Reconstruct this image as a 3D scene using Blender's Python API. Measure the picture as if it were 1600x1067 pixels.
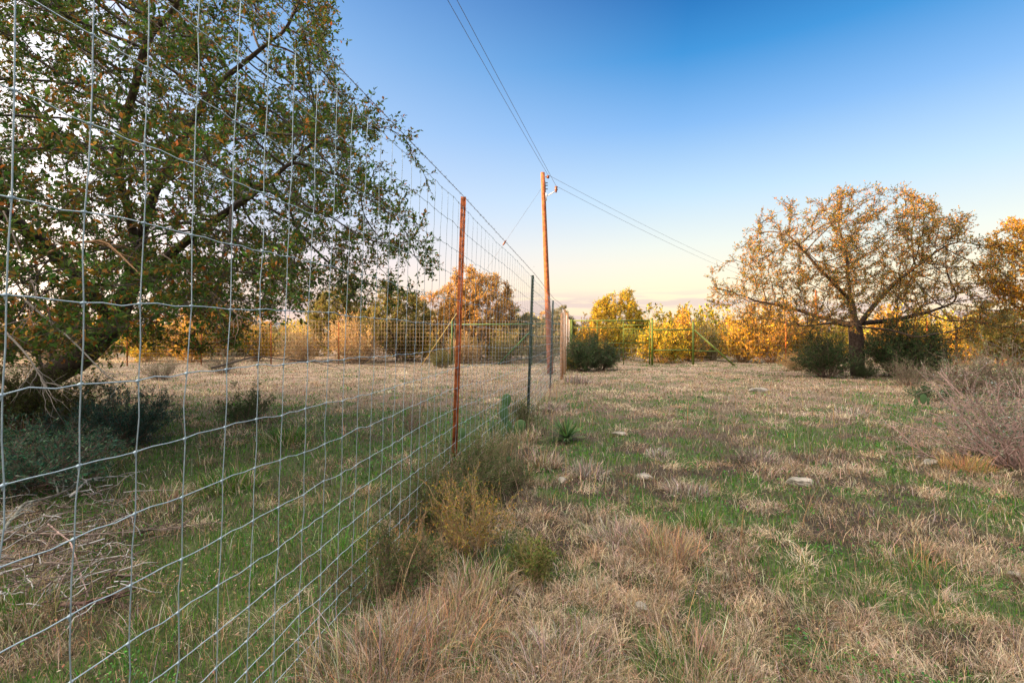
import bpy, math, random
import numpy as np
from mathutils import Vector
R0 = np.random.default_rng(7)
random.seed(7)
sc = bpy.context.scene
COL = sc.collection
for o in list(bpy.data.objects): bpy.data.objects.remove(o)

# ------------------------------------------------------------------ camera, sky, sun
F = 800.0; EYE = 1.15; HY = 520.0              # focal length and eye-level line in photo pixels (1600 wide)
cd = bpy.data.cameras.new('camera'); cam = bpy.data.objects.new('camera', cd); COL.objects.link(cam)
cam.location = (0, 0, EYE); cam.rotation_euler = (math.radians(90), 0, 0)
cd.sensor_width = 36; cd.lens = F / 1600 * 36; cd.shift_y = -13.5 / 1600
cd.clip_start = 0.05; cd.clip_end = 5000
sc.camera = cam
sc.view_settings.view_transform = 'Standard'; sc.view_settings.look = 'None'
sc.view_settings.gamma = 1; sc.view_settings.use_curve_mapping = False
sc.view_settings.exposure = 2.2
SUN_H = Vector((-0.955, -0.295, 0)).normalized()   # horizontal direction towards the sun
SUN_EL = math.radians(7.5)
sd = bpy.data.lights.new('sun', 'SUN'); sun = bpy.data.objects.new('sun', sd); COL.objects.link(sun)
sd.energy = 5.0; sd.angle = math.radians(0.5); sd.color = (1.0, 0.60, 0.25)
tos = Vector((SUN_H.x*math.cos(SUN_EL), SUN_H.y*math.cos(SUN_EL), math.sin(SUN_EL)))
sun.rotation_euler = tos.to_track_quat('Z', 'Y').to_euler(); sun.location = (-10, -10, 12)

def srgb(r, g, b):
    f = lambda c: (c/255/12.92) if c/255 <= .04045 else ((c/255+.055)/1.055)**2.4
    return (f(r), f(g), f(b), 1)

w = bpy.data.worlds.new('World'); sc.world = w; w.use_nodes = True
nt = w.node_tree; N = nt.nodes; L = nt.links; N.clear()
def nd(t, **k):
    n = N.new(t)
    for a, b in k.items(): setattr(n, a, b)
    return n
out = nd('ShaderNodeOutputWorld'); bg = nd('ShaderNodeBackground')
sky = nd('ShaderNodeTexSky', sky_type='NISHITA'); sky.sun_disc = False
sky.sun_elevation = SUN_EL; sky.sun_rotation = math.atan2(SUN_H.x, SUN_H.y)
skm = nd('ShaderNodeVectorMath', operation='SCALE'); skm.inputs['Scale'].default_value = 0.05
L.new(sky.outputs[0], skm.inputs[0])
tc = nd('ShaderNodeTexCoord'); sep = nd('ShaderNodeSeparateXYZ'); L.new(tc.outputs['Generated'], sep.inputs[0])
# dusk air: elevation gradient, deeper towards the right, paler towards the left
def ramp(stops):
    r = nd('ShaderNodeValToRGB'); e = r.color_ramp.elements
    while len(e) > 1: e.remove(e[0])
    e[0].position = stops[0][0]; e[0].color = srgb(*stops[0][1])
    for p, c in stops[1:]:
        x = e.new(p); x.color = srgb(*c)
    L.new(sep.outputs['Z'], r.inputs[0]); return r
ra = ramp([(0, (253,222,184)), (.035, (254,230,196)), (.085, (254,238,206)), (.16, (232,236,228)), (.25, (190,219,242)), (.36, (128,180,236)), (.46, (52,142,212)), (.54, (2,104,180)), (.56, (2,102,178)), (.8, (14,80,150)), (1, (10,64,130))])
rb = ramp([(0, (250,212,196)), (.05, (252,224,204)), (.12, (244,226,226)), (.22, (206,218,242)), (.36, (168,200,240)), (.48, (134,178,230)), (.58, (98,152,216)), (.8, (60,110,180)), (1, (20,80,150))])
mx = nd('ShaderNodeMapRange'); mx.inputs[1].default_value = -.32; mx.inputs[2].default_value = .28
L.new(sep.outputs['X'], mx.inputs[0])
mixab = nd('ShaderNodeMix', data_type='RGBA'); L.new(mx.outputs[0], mixab.inputs[0]); L.new(rb.outputs[0], mixab.inputs[6]); L.new(ra.outputs[0], mixab.inputs[7])
# low streaks of mauve cloud
mp = nd('ShaderNodeMapping'); mp.inputs['Scale'].default_value = (5.0, 5.0, 60.0); L.new(tc.outputs['Generated'], mp.inputs[0])
no = nd('ShaderNodeTexNoise'); no.inputs['Scale'].default_value = 1.3; no.inputs['Detail'].default_value = 4; no.inputs['Roughness'].default_value = .55; L.new(mp.outputs[0], no.inputs[0])
cr = nd('ShaderNodeValToRGB'); cr.color_ramp.elements[0].position = .45; cr.color_ramp.elements[1].position = .54; L.new(no.outputs[0], cr.inputs[0])
band = nd('ShaderNodeValToRGB'); e = band.color_ramp.elements
e[0].position = 0; e[0].color = (1,1,1,1); e[1].position = .085; e[1].color = (0,0,0,1); x = e.new(.06); x.color = (.9,.9,.9,1)
L.new(sep.outputs['Z'], band.inputs[0])
cm = nd('ShaderNodeMath', operation='MULTIPLY'); L.new(cr.outputs[0], cm.inputs[0]); L.new(band.outputs[0], cm.inputs[1])
cm2 = nd('ShaderNodeMath', operation='MULTIPLY'); L.new(cm.outputs[0], cm2.inputs[0]); cm2.inputs[1].default_value = .7
mc = nd('ShaderNodeMix', data_type='RGBA'); L.new(cm2.outputs[0], mc.inputs[0]); L.new(mixab.outputs[2], mc.inputs[6]); mc.inputs[7].default_value = srgb(214, 190, 196)
sc1 = nd('ShaderNodeVectorMath', operation='SCALE'); L.new(mc.outputs[2], sc1.inputs[0]); sc1.inputs['Scale'].default_value = 0.262
mixs = nd('ShaderNodeMix', data_type='RGBA'); mixs.inputs[0].default_value = .12
L.new(sc1.outputs[0], mixs.inputs[6]); L.new(skm.outputs[0], mixs.inputs[7])
# extra fill for the ground: sky brightened towards the sun and overhead out of frame
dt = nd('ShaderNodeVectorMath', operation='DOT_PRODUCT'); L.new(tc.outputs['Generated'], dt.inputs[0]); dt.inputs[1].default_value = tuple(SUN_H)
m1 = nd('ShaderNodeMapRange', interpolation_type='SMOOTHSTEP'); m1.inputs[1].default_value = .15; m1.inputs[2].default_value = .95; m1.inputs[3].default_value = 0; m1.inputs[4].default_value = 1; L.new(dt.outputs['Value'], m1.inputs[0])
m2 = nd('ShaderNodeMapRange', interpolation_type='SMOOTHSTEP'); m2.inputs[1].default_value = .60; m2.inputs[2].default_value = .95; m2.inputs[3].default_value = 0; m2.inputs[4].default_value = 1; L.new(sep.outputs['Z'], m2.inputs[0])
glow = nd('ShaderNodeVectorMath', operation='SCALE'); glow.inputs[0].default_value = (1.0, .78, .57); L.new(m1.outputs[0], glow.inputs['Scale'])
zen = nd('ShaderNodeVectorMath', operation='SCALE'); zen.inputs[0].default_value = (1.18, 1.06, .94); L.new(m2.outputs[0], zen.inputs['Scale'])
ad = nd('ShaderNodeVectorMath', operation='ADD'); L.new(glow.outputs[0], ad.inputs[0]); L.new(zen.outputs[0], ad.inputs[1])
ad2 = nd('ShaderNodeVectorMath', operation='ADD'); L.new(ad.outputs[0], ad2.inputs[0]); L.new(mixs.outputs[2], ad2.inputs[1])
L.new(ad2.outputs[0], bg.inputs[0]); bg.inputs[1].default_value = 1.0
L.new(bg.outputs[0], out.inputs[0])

# ------------------------------------------------------------------ helpers
def PX(px, Y): return (px - 800) / F * Y
def PZ(py, Y): return EYE + (HY - py) / F * Y
def P3(px, py, Y): return np.array((PX(px, Y), Y, PZ(py, Y)))

def lat(ix, iy, s):
    h = (ix.astype(np.int64)*374761393 + iy.astype(np.int64)*668265263 + s*974711) & 0x7fffffff
    h = ((h ^ (h >> 13)) * 1274126177) & 0x7fffffff
    return ((h ^ (h >> 16)) & 0xffff) / 65535.0
def vnoise(x, y, s=0):
    x = np.asarray(x, float); y = np.asarray(y, float)
    ix = np.floor(x); iy = np.floor(y); fx = x-ix; fy = y-iy
    fx = fx*fx*(3-2*fx); fy = fy*fy*(3-2*fy)
    a = lat(ix, iy, s); b = lat(ix+1, iy, s); c = lat(ix, iy+1, s); d = lat(ix+1, iy+1, s)
    return (a*(1-fx)+b*fx)*(1-fy)+(c*(1-fx)+d*fx)*fy
def fbm(x, y, s=0, o=4):
    v = 0; a = .5; t = 0
    for i in range(o):
        v = v + a*vnoise(np.asarray(x)*2**i, np.asarray(y)*2**i, s+i*17); t += a; a *= .55
    return v / t
def ground(x, y):
    x = np.asarray(x, float); y = np.asarray(y, float)
    p = np.interp(y, [-50, 4, 10, 17, 27, 60, 400], [-.36, -.36, -.37, -.42, -.55, -.7, -.7])
    amp = np.interp(np.hypot(x, y), [0, 20, 60, 400], [1, 1, 2, 8])
    return p + .07*amp*(fbm(x*.35, y*.35, 3)-.5) + .05*(fbm(x*1.7, y*1.7, 5, 3)-.5)

class G:
    def __init__(s): s.v=[]; s.q=[]; s.t=[]; s.c=[]; s.qm=[]; s.tm=[]; s.n=0
    def add(s, v, q=None, t=None, c=(1,1,1), m=0):
        v = np.asarray(v, float).reshape(-1,3)
        if q is not None and len(q): s.q.append(np.asarray(q).reshape(-1,4)+s.n); s.qm.append(np.full(len(s.q[-1]), m))
        if t is not None and len(t): s.t.append(np.asarray(t).reshape(-1,3)+s.n); s.tm.append(np.full(len(s.t[-1]), m))
        c = np.asarray(c, float)
        s.c.append(np.broadcast_to(c, (len(v),3)) if c.ndim == 1 else c)
        s.v.append(v); s.n += len(v); return s
    def merge(s, o, M=None, off=(0,0,0), rz=0, sc=1.0):
        v = np.concatenate(o.v)*sc; cz, sz = math.cos(rz), math.sin(rz)
        v = np.stack([v[:,0]*cz-v[:,1]*sz, v[:,0]*sz+v[:,1]*cz, v[:,2]], 1)+np.array(off)
        n0 = s.n; s.v.append(v); s.c.append(np.concatenate(o.c)*(1 if M is None else np.array(M)))
        for a, m in zip(o.q, o.qm): s.q.append(a+n0); s.qm.append(m)
        for a, m in zip(o.t, o.tm): s.t.append(a+n0); s.tm.append(m)
        s.n += len(v)
    def mesh(s, name, mats, smooth=True):
        me = bpy.data.meshes.new(name)
        v = np.concatenate(s.v).astype(np.float32); c = np.concatenate(s.c)
        q = np.concatenate(s.q) if s.q else np.zeros((0,4), int); t = np.concatenate(s.t) if s.t else np.zeros((0,3), int)
        me.vertices.add(len(v)); me.vertices.foreach_set('co', v.ravel())
        li = np.concatenate([q.ravel(), t.ravel()]).astype(np.int32)
        me.loops.add(len(li)); me.loops.foreach_set('vertex_index', li)
        st = np.concatenate([np.arange(len(q))*4, len(q)*4+np.arange(len(t))*3]).astype(np.int32)
        me.polygons.add(len(st)); me.polygons.foreach_set('loop_start', st)
        me.polygons.foreach_set('material_index', np.concatenate([*s.qm, *s.tm]).astype(np.int32))
        me.polygons.foreach_set('use_smooth', np.full(len(st), smooth))
        me.update(calc_edges=True)
        ca = me.color_attributes.new('col', 'FLOAT_COLOR', 'POINT')
        ca.data.foreach_set('color', np.concatenate([np.clip(c,0,1), np.ones((len(c),1))],1).astype(np.float32).ravel())
        for m in (mats if isinstance(mats, (list,tuple)) else [mats]): me.materials.append(m)
        return me
    def build(s, name, mats, parent=None, smooth=True, loc=None):
        o = bpy.data.objects.new(name, s.mesh(name, mats, smooth)); COL.objects.link(o)
        if loc is not None: o.location = loc
        if parent is not None: o.parent = parent
        return o
def tag(o, label, cat=None, group=None, kind=None):
    if label: o['label'] = label
    if cat: o['category'] = cat
    if group: o['group'] = group
    if kind: o['kind'] = kind
    return o
def thing(name, label, cat, loc=(0,0,0), rz=0, group=None):
    o = bpy.data.objects.new(name, None); COL.objects.link(o); o.location = loc; o.rotation_euler = (0,0,rz)
    o.empty_display_size = .1
    return tag(o, label, cat, group)

def norm(a): return a/np.maximum(np.linalg.norm(a, axis=-1, keepdims=True), 1e-9)
def tubes(g, P, R, s=5, c=(1,1,1), m=0):
    """n polylines of k points each -> n tubes.  P (n,k,3)  R (n,k) or scalar"""
    P = np.asarray(P, float)
    if P.ndim == 2: P = P[None]
    n, k, _ = P.shape
    if n == 0: return
    R = np.broadcast_to(np.asarray(R, float), (n, k)) if np.ndim(R) != 1 else np.broadcast_to(np.asarray(R, float)[None], (n,k))
    T = np.empty_like(P); T[:,1:-1] = P[:,2:]-P[:,:-2]; T[:,0] = P[:,1]-P[:,0]; T[:,-1] = P[:,-1]-P[:,-2]; T = norm(T)
    mt = norm(P[:,-1]-P[:,0]); ref = np.where(np.abs(mt[:,2:3]) > .75, np.array([[1.,.13,0]]), np.array([[.1,0,1.]]))
    U = norm(np.cross(T, ref[:,None,:])); V = np.cross(T, U)
    a = np.arange(s)*2*np.pi/s
    ring = P[:,:,None,:]+R[:,:,None,None]*(np.cos(a)[None,None,:,None]*U[:,:,None,:]+np.sin(a)[None,None,:,None]*V[:,:,None,:])
    idx = np.arange(n*k*s).reshape(n,k,s)
    A = idx[:,:-1]; B = idx[:,1:]
    q = np.stack([A, np.roll(A,-1,2), np.roll(B,-1,2), B], -1).reshape(-1,4)
    tr = None
    if s >= 4:
        tr = []
        for e_, fl in ((idx[:,0],1),(idx[:,-1],0)):
            for j in range(1, s-1):
                tri = np.stack([e_[:,0], e_[:,j+fl], e_[:,j+1-fl]], -1); tr.append(tri)
        tr = np.concatenate(tr)
    c = np.asarray(c, float)
    if c.ndim == 2: c = np.repeat(c, k*s, 0)
    g.add(ring.reshape(-1,3), q, tr, c, m)
def box(g, c, s, rot=None, col=(1,1,1), m=0):
    v = np.array([[x,y,z] for x in (-.5,.5) for y in (-.5,.5) for z in (-.5,.5)])*np.array(s)
    if rot is not None: v = v@np.array(rot).T
    g.add(v+np.array(c), [[0,1,3,2],[4,6,7,5],[0,4,5,1],[2,3,7,6],[0,2,6,4],[1,5,7,3]], c=col, m=m)
def leaves(g, P, D, Nn, ln, wd, col, m=0, bend=.25):
    """one small folded diamond per point"""
    D = norm(D); S = norm(np.cross(D, Nn)); U = np.cross(S, D)
    n = len(P); ln = np.broadcast_to(ln, n)[:,None]; wd = np.broadcast_to(wd, n)[:,None]
    v = np.stack([P, P+D*ln*.5+S*wd*.5+U*wd*bend, P+D*ln, P+D*ln*.5-S*wd*.5+U*wd*bend], 1)
    i = np.arange(n)*4
    g.add(v.reshape(-1,3), None, np.concatenate([np.stack([i,i+1,i+2],1), np.stack([i,i+2,i+3],1)]), np.repeat(col,4,0), m)
def jit(base, n, amt=.25, rng=R0):
    base = np.atleast_2d(np.array(base, float))
    k = base[rng.integers(0, len(base), n)]
    return np.clip(k*(1+amt*rng.standard_normal((n,1)))*(1+.12*rng.standard_normal((n,3))), .004, .9)
def rdir(n, rng=R0): return norm(rng.standard_normal((n,3)))

# ------------------------------------------------------------------ materials
def mat(name, rough=.8, col=None, transl=0, metal=0, noise=None, bump=0, nscale=20, spec=.3):
    m = bpy.data.materials.new(name); m.use_nodes = True; t = m.node_tree; b = t.nodes['Principled BSDF']; o = t.nodes['Material Output']
    b.inputs['Roughness'].default_value = rough; b.inputs['Metallic'].default_value = metal
    b.inputs['Specular IOR Level'].default_value = spec
    if col is None:
        a = t.nodes.new('ShaderNodeVertexColor'); a.layer_name = 'col'; src = a.outputs[0]
    else:
        r = t.nodes.new('ShaderNodeRGB'); r.outputs[0].default_value = (*col, 1); src = r.outputs[0]
    if noise:
        n = t.nodes.new('ShaderNodeTexNoise'); n.inputs['Scale'].default_value = nscale; n.inputs['Detail'].default_value = 5
        tcn = t.nodes.new('ShaderNodeTexCoord'); t.links.new(tcn.outputs['Object'], n.inputs[0])
        rp = t.nodes.new('ShaderNodeValToRGB'); rp.color_ramp.elements[0].position = .35; rp.color_ramp.elements[1].position = .65
        rp.color_ramp.elements[0].color = (*noise[0],1); rp.color_ramp.elements[1].color = (*noise[1],1)
        t.links.new(n.outputs[0], rp.inputs[0])
        mm = t.nodes.new('ShaderNodeMix'); mm.data_type = 'RGBA'; mm.blend_type = 'MULTIPLY'; mm.inputs[0].default_value = 1
        t.links.new(src, mm.inputs[6]); t.links.new(rp.outputs[0], mm.inputs[7]); src = mm.outputs[2]
        if bump:
            bp = t.nodes.new('ShaderNodeBump'); bp.inputs['Strength'].default_value = bump; bp.inputs['Distance'].default_value = .02
            t.links.new(n.outputs[0], bp.inputs['Height']); t.links.new(bp.outputs[0], b.inputs['Normal'])
    t.links.new(src, b.inputs['Base Color'])
    if transl:
        tr = t.nodes.new('ShaderNodeBsdfTranslucent'); t.links.new(src, tr.inputs[0])
        ms = t.nodes.new('ShaderNodeMixShader'); ms.inputs[0].default_value = transl
        t.links.new(b.outputs[0], ms.inputs[1]); t.links.new(tr.outputs[0], ms.inputs[2]); t.links.new(ms.outputs[0], o.inputs[0])
    return m
M_leaf = mat('leaf', .6, transl=.35, spec=.15)
M_grass = mat('grass_blade', .75, transl=.3, spec=.2)
M_bark = mat('bark', .9, noise=((.45,.42,.4),(1.3,1.25,1.2)), bump=.8, nscale=14)
M_twig = mat('twig', .85)
M_wire = mat('galvanised_wire', .5, metal=.35, noise=((.75,.78,.8),(1,1,1)), nscale=60, spec=.5)
M_rust = mat('rusty_steel', .75, col=(.40,.12,.035), metal=.2, noise=((.35,.3,.3),(1.25,1.2,1.1)), nscale=22, bump=.3)
M_green = mat('green_paint', .55, col=(.035,.10,.03), noise=((.4,.45,.4),(1.1,1.1,1.1)), nscale=18)
M_dgreen = mat('dark_green_paint', .6, col=(.03,.05,.03), noise=((.5,.5,.5),(1.2,1.1,1.0)), nscale=25)
M_ygreen = mat('weathered_green_pipe', .5, col=(.085,.13,.02), noise=((.6,.65,.6),(1.2,1.1,1.0)), nscale=9)
M_pole = mat('creosoted_pine', .85, col=(.27,.10,.045), noise=((.55,.5,.48),(1.15,1.1,1.05)), nscale=9, bump=.4)
M_white = mat('white_fibreglass', .5, col=(.75,.75,.72))
M_porc = mat('brown_porcelain', .3, col=(.14,.05,.03))
M_cable = mat('aluminium_cable', .6, col=(.12,.13,.16), metal=.3)
M_yellow = mat('yellow_plastic', .5, col=(.6,.42,.12))
M_rock = mat('limestone', .9, col=(.27,.25,.21), noise=((.45,.47,.42),(1.2,1.15,1.1)), nscale=9, bump=.9)
M_pad = mat('cactus_skin', .6, col=(.07,.13,.045), noise=((.7,.8,.75),(1.15,1.1,1.0)), nscale=30)
M_wood = mat('weathered_cedar', .9, col=(.42,.24,.12), noise=((.6,.6,.6),(1.2,1.1,1.0)), nscale=12, bump=.4)
# soil: colour attribute (thatch, moss, earth) broken by fine noise
M_soil = mat('soil', .95, noise=((.45,.43,.4),(1.25,1.2,1.15)), nscale=35, bump=1.0)

# ------------------------------------------------------------------ colours of the sward
def pgreen(x, y):
    """share of green growth at a point"""
    fence_x = -.52+.1625*(y-4.8)
    left = x < fence_x
    base = .10*fbm(x*.35, y*.35, 37, 2)+.35*fbm(x*.9, y*.9, 31, 4)+.55*fbm(x*2.9, y*2.9, 33, 3)
    g = np.clip((base-.50)*12+.30, 0.0, .92)
    nearleft = np.interp(y, [0, 3.0, 5, 9.8, 12.5], [.15, .22, .55, .5, -.45])
    right = np.interp(y, [0, 3, 5, 9, 12, 16, 40], [.08, .06, -.02, -.06, -.25, -.32, -.2])
    g = g+np.where(left, nearleft, right)
    g = g+.75*np.exp(-((x+1.15)/.5)**2-((y-2.4)/.5)**2)+.4*np.exp(-((x+1.6)/.9)**2-((y-4.0)/.8)**2)
    # grass strip in front of the right-hand oak
    g = g+.5*np.exp(-((x-9.2)/3.0)**2-((y-17.2)/.9)**2)
    return np.clip(g, .03, .97)
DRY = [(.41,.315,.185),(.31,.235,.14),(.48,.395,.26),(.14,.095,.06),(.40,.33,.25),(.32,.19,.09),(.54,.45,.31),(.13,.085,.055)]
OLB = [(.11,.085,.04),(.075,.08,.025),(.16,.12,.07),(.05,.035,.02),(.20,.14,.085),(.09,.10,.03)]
GRN = [(.05,.20,.012),(.08,.20,.018),(.03,.11,.012),(.12,.19,.025),(.06,.13,.025)]

# ------------------------------------------------------------------ terrain
def spaced(a, n, p): # symmetric spacing, dense at the middle
    t = np.linspace(-1, 1, n); return np.sign(t)*(np.abs(t)**p)*a
xs = np.unique(np.concatenate([np.linspace(-14, 20, 300), spaced(900, 90, 3)]))
ys = np.unique(np.concatenate([np.linspace(-1, 12, 170), np.linspace(12, 32, 80), 32+np.linspace(0,1,45)**3*1400, -1-np.linspace(0,1,25)**3*300]))
XX, YY = np.meshgrid(xs, ys); ZZ = ground(XX, YY)
pg = pgreen(XX, YY)[...,None]
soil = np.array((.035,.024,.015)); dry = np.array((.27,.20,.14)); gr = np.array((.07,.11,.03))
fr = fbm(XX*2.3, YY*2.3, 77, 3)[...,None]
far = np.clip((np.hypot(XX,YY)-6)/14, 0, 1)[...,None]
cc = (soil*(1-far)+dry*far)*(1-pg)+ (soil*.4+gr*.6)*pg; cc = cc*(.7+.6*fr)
ny, nx = XX.shape; ii = np.arange(nx*ny).reshape(ny,nx)
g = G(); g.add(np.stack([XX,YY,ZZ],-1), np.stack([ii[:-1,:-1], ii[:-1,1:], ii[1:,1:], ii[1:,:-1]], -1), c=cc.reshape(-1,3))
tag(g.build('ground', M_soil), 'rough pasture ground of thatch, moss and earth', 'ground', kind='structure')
# far low hills
hx = np.linspace(-1500, 1500, 160); hz = 6+26*fbm(hx*.004, hx*0, 9, 4)
g = G(); v = np.concatenate([np.stack([hx, 1000+0*hx, -3+0*hx],1), np.stack([hx, 1100+0*hx, hz],1), np.stack([hx, 1350+0*hx, -3+0*hx],1)])
k = np.arange(159); g.add(v, np.concatenate([np.stack([k,k+1,k+161,k+160],1), np.stack([k+160,k+161,k+321,k+320],1)]), c=(.08,.10,.12))
tag(g.build('hills', M_soil), 'low blue line of hills on the horizon', 'hills', kind='structure')

# ------------------------------------------------------------------ grass
def blades(g, x, y, h, lean, az, wd, col, seg=3, curl=1.0, z=None):
    n = len(x); z = ground(x, y) if z is None else z
    t = np.linspace(0, 1, seg+1)[None,:]
    ang = lean[:,None]*(t**1.0)*curl+lean[:,None]*.3
    ds = h[:,None]/seg
    dx = np.sin(ang)*ds; dz = np.cos(ang)*ds
    hx = np.concatenate([np.zeros((n,1)), np.cumsum(dx[:,:-1],1)],1); hz = np.concatenate([np.zeros((n,1)), np.cumsum(dz[:,:-1],1)],1)
    hz = np.maximum(hz, .004+.01*t)
    P = np.stack([x[:,None]+hx*np.cos(az)[:,None], y[:,None]+hx*np.sin(az)[:,None], z[:,None]+hz-.01], -1)
    sa = az+np.pi/2+R0.normal(0,.5,n); S = np.stack([np.cos(sa), np.sin(sa), 0*sa],-1)[:,None,:]
    ww = (wd[:,None]*np.linspace(1,.55,seg+1)[None,:])[...,None]*.5
    Lf = (P-S*ww)[:,:-1]; Rt = (P+S*ww)[:,:-1]; tip = P[:,-1:]
    v = np.concatenate([np.stack([Lf,Rt],2).reshape(n,-1,3), tip],1); m_ = v.shape[1]
    b = (np.arange(n)*m_)[:,None]
    q = np.concatenate([b+np.array([[2*j, 2*j+1, 2*j+3, 2*j+2]]) for j in range(seg-1)],0) if seg>1 else None
    tr = b+np.array([[2*(seg-1), 2*(seg-1)+1, m_-1]])
    g.add(v.reshape(-1,3), q, tr, np.repeat(col, m_, 0))
def field(n, y0, y1, p0=-350, p1=1950):
    u = R0.random(n); Y = y0*(y1/y0)**u; px = R0.uniform(p0, p1, n); return PX(px, Y), Y
# short green growth
g = G(); x, y = field(330000, 1.6, 34); k = R0.random(len(x)) < pgreen(x, y)*.95; x, y = x[k], y[k]; n = len(x)
blades(g, x, y, R0.uniform(.02,.065,n)*(1+.25*(y>3))*(.6+.8*fbm(x*1.2,y*1.2,12)), R0.uniform(.1,1.3,n), R0.uniform(0,6.28,n), np.maximum(.0035, .0013*y)*R0.uniform(.6,1.3,n), jit(GRN, n, .22), 2)
tag(g.build('green_grass', M_grass), 'short green grass growing through the thatch', 'grass', kind='stuff')
# dry thatch: a low brown olive layer under tousled paler mats
g = G(); x, y = field(260000, 1.6, 40); k = R0.random(len(x)) < (1.02-pgreen(x, y)*.9); x, y = x[k], y[k]; n = len(x)
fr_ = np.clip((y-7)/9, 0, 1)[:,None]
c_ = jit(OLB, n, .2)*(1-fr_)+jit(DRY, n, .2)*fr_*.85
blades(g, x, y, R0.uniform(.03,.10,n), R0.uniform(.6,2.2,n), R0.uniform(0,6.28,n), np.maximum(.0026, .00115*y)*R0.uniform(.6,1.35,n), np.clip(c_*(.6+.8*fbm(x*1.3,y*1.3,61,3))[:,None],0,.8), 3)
cx, cy = field(6800, 1.5, 34); k = R0.random(len(cx)) < (1.0-pgreen(cx, cy)*.9)*np.clip((fbm(cx*.7,cy*.7,66,3)-.36)*5, .12, 1); cx, cy = cx[k], cy[k]
nb = 105; m_ = len(cx); ci = np.repeat(np.arange(m_), nb); n = m_*nb
cr_ = np.maximum(.065, .022*cy)*R0.uniform(.6,1.7,m_)*np.interp(cy,[1,4],[1.1,1]); cr_ = np.minimum(cr_, .42); caz = R0.uniform(0,6.28,m_)
ox, oy = R0.normal(0,.55,n), R0.normal(0,.55,n)
x = cx[ci]+ox*cr_[ci]; y = cy[ci]+oy*cr_[ci]
out_ = np.arctan2(oy, ox); mixd = R0.random(m_)[ci] < .5
az = np.where(mixd, out_+R0.normal(0,.8,n), caz[ci]+R0.normal(0,.9,n))
hh_ = R0.uniform(.6,1.3,m_)[ci]
tone = np.clip(R0.normal(1.12,.25,m_),.5,1.6)[ci][:,None]; pal_ = np.array(DRY)[R0.integers(0,len(DRY),m_)][ci]
blades(g, x, y, R0.uniform(.04,.135,n)*hh_, R0.uniform(.9,2.7,n), az, np.maximum(.0017, .0009*y)*R0.uniform(.6,1.35,n), np.clip((jit(DRY, n, .3)*.6+pal_*.4)*tone,0,.8), 4)
# loose straws lying about
x, y = field(60000, 1.2, 16); k = R0.random(len(x)) < 1-.7*pgreen(x,y); x, y = x[k], y[k]; n = len(x)
blades(g, x, y, R0.uniform(.04,.16,n), R0.uniform(1.0,1.35,n), R0.uniform(0,6.28,n), np.maximum(.0018,.0008*y)*R0.uniform(.6,1.3,n), jit(DRY, n, .3), 2, z=ground(x,y)+R0.uniform(.0,.03,n))
# tall seed stalks, thickest along the fence
n = 1500; y = 1.4*(16/1.4)**R0.random(n); x = np.where(R0.random(n) < .45, -.53+.1625*(y-4.8)+R0.normal(.15,.3,n), PX(R0.uniform(-200,1800,n), y))
blades(g, x, y, R0.uniform(.16,.42,n), R0.uniform(.05,.6,n), R0.uniform(0,6.28,n), np.maximum(.0022,.0009*y), jit([(.5,.38,.2),(.42,.26,.12),(.36,.3,.2)], n, .25), 4)
tag(g.build('dry_grass', M_grass), 'matted tan dry grass covering the pasture', 'grass', kind='stuff')
# clover and small broad-leaved weeds
g = G(); nn = 52000; x, y = field(nn, 1.6, 14); k = (fbm(x*1.3, y*1.3, 91, 3) > .53) & (R0.random(nn) < .1+1.0*pgreen(x,y)); x, y = x[k], y[k]; n = len(x)
P = np.stack([x, y, ground(x,y)+R0.uniform(.01,.06,n)],-1); D = rdir(n); D[:,2] = np.abs(D[:,2])*.5
Nn = np.tile([0,0,1.],(n,1))+R0.normal(0,.35,(n,3))
sz = np.maximum(.014, .0045*y)*R0.uniform(.6,1.4,n)
leaves(g, P, D, Nn, sz, sz*.7, jit([(.06,.19,.03),(.09,.22,.04),(.05,.13,.04)], n))
tag(g.build('ground_weeds', M_leaf), 'low clover and broad leaved weeds in green patches', 'weeds', kind='stuff')
# leaf litter and thatch crumbs
g = G(); nn = 60000; x, y = field(nn, 1.6, 12); d = np.exp(-((x+1.9)/1.0)**2-((y-3.1)/.8)**2); k = R0.random(nn) < .22+.6*d*(fbm(x*2,y*2,5)>.5); x, y = x[k], y[k]; n = len(x)
P = np.stack([x, y, ground(x,y)+R0.uniform(.004,.035,n)],-1); D = rdir(n); D[:,2] *= .3
sz = np.maximum(.016, .004*y)*R0.uniform(.6,1.5,n)
leaves(g, P, D, np.tile([0,0,1.],(n,1))+R0.normal(0,.5,(n,3)), sz, sz*.45, jit([(.22,.11,.06),(.32,.2,.12),(.16,.08,.05),(.42,.32,.22)], n))
tag(g.build('leaf_litter', M_leaf), 'brown fallen oak leaves and thatch crumbs on the ground', 'leaf litter', kind='stuff')

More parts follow.
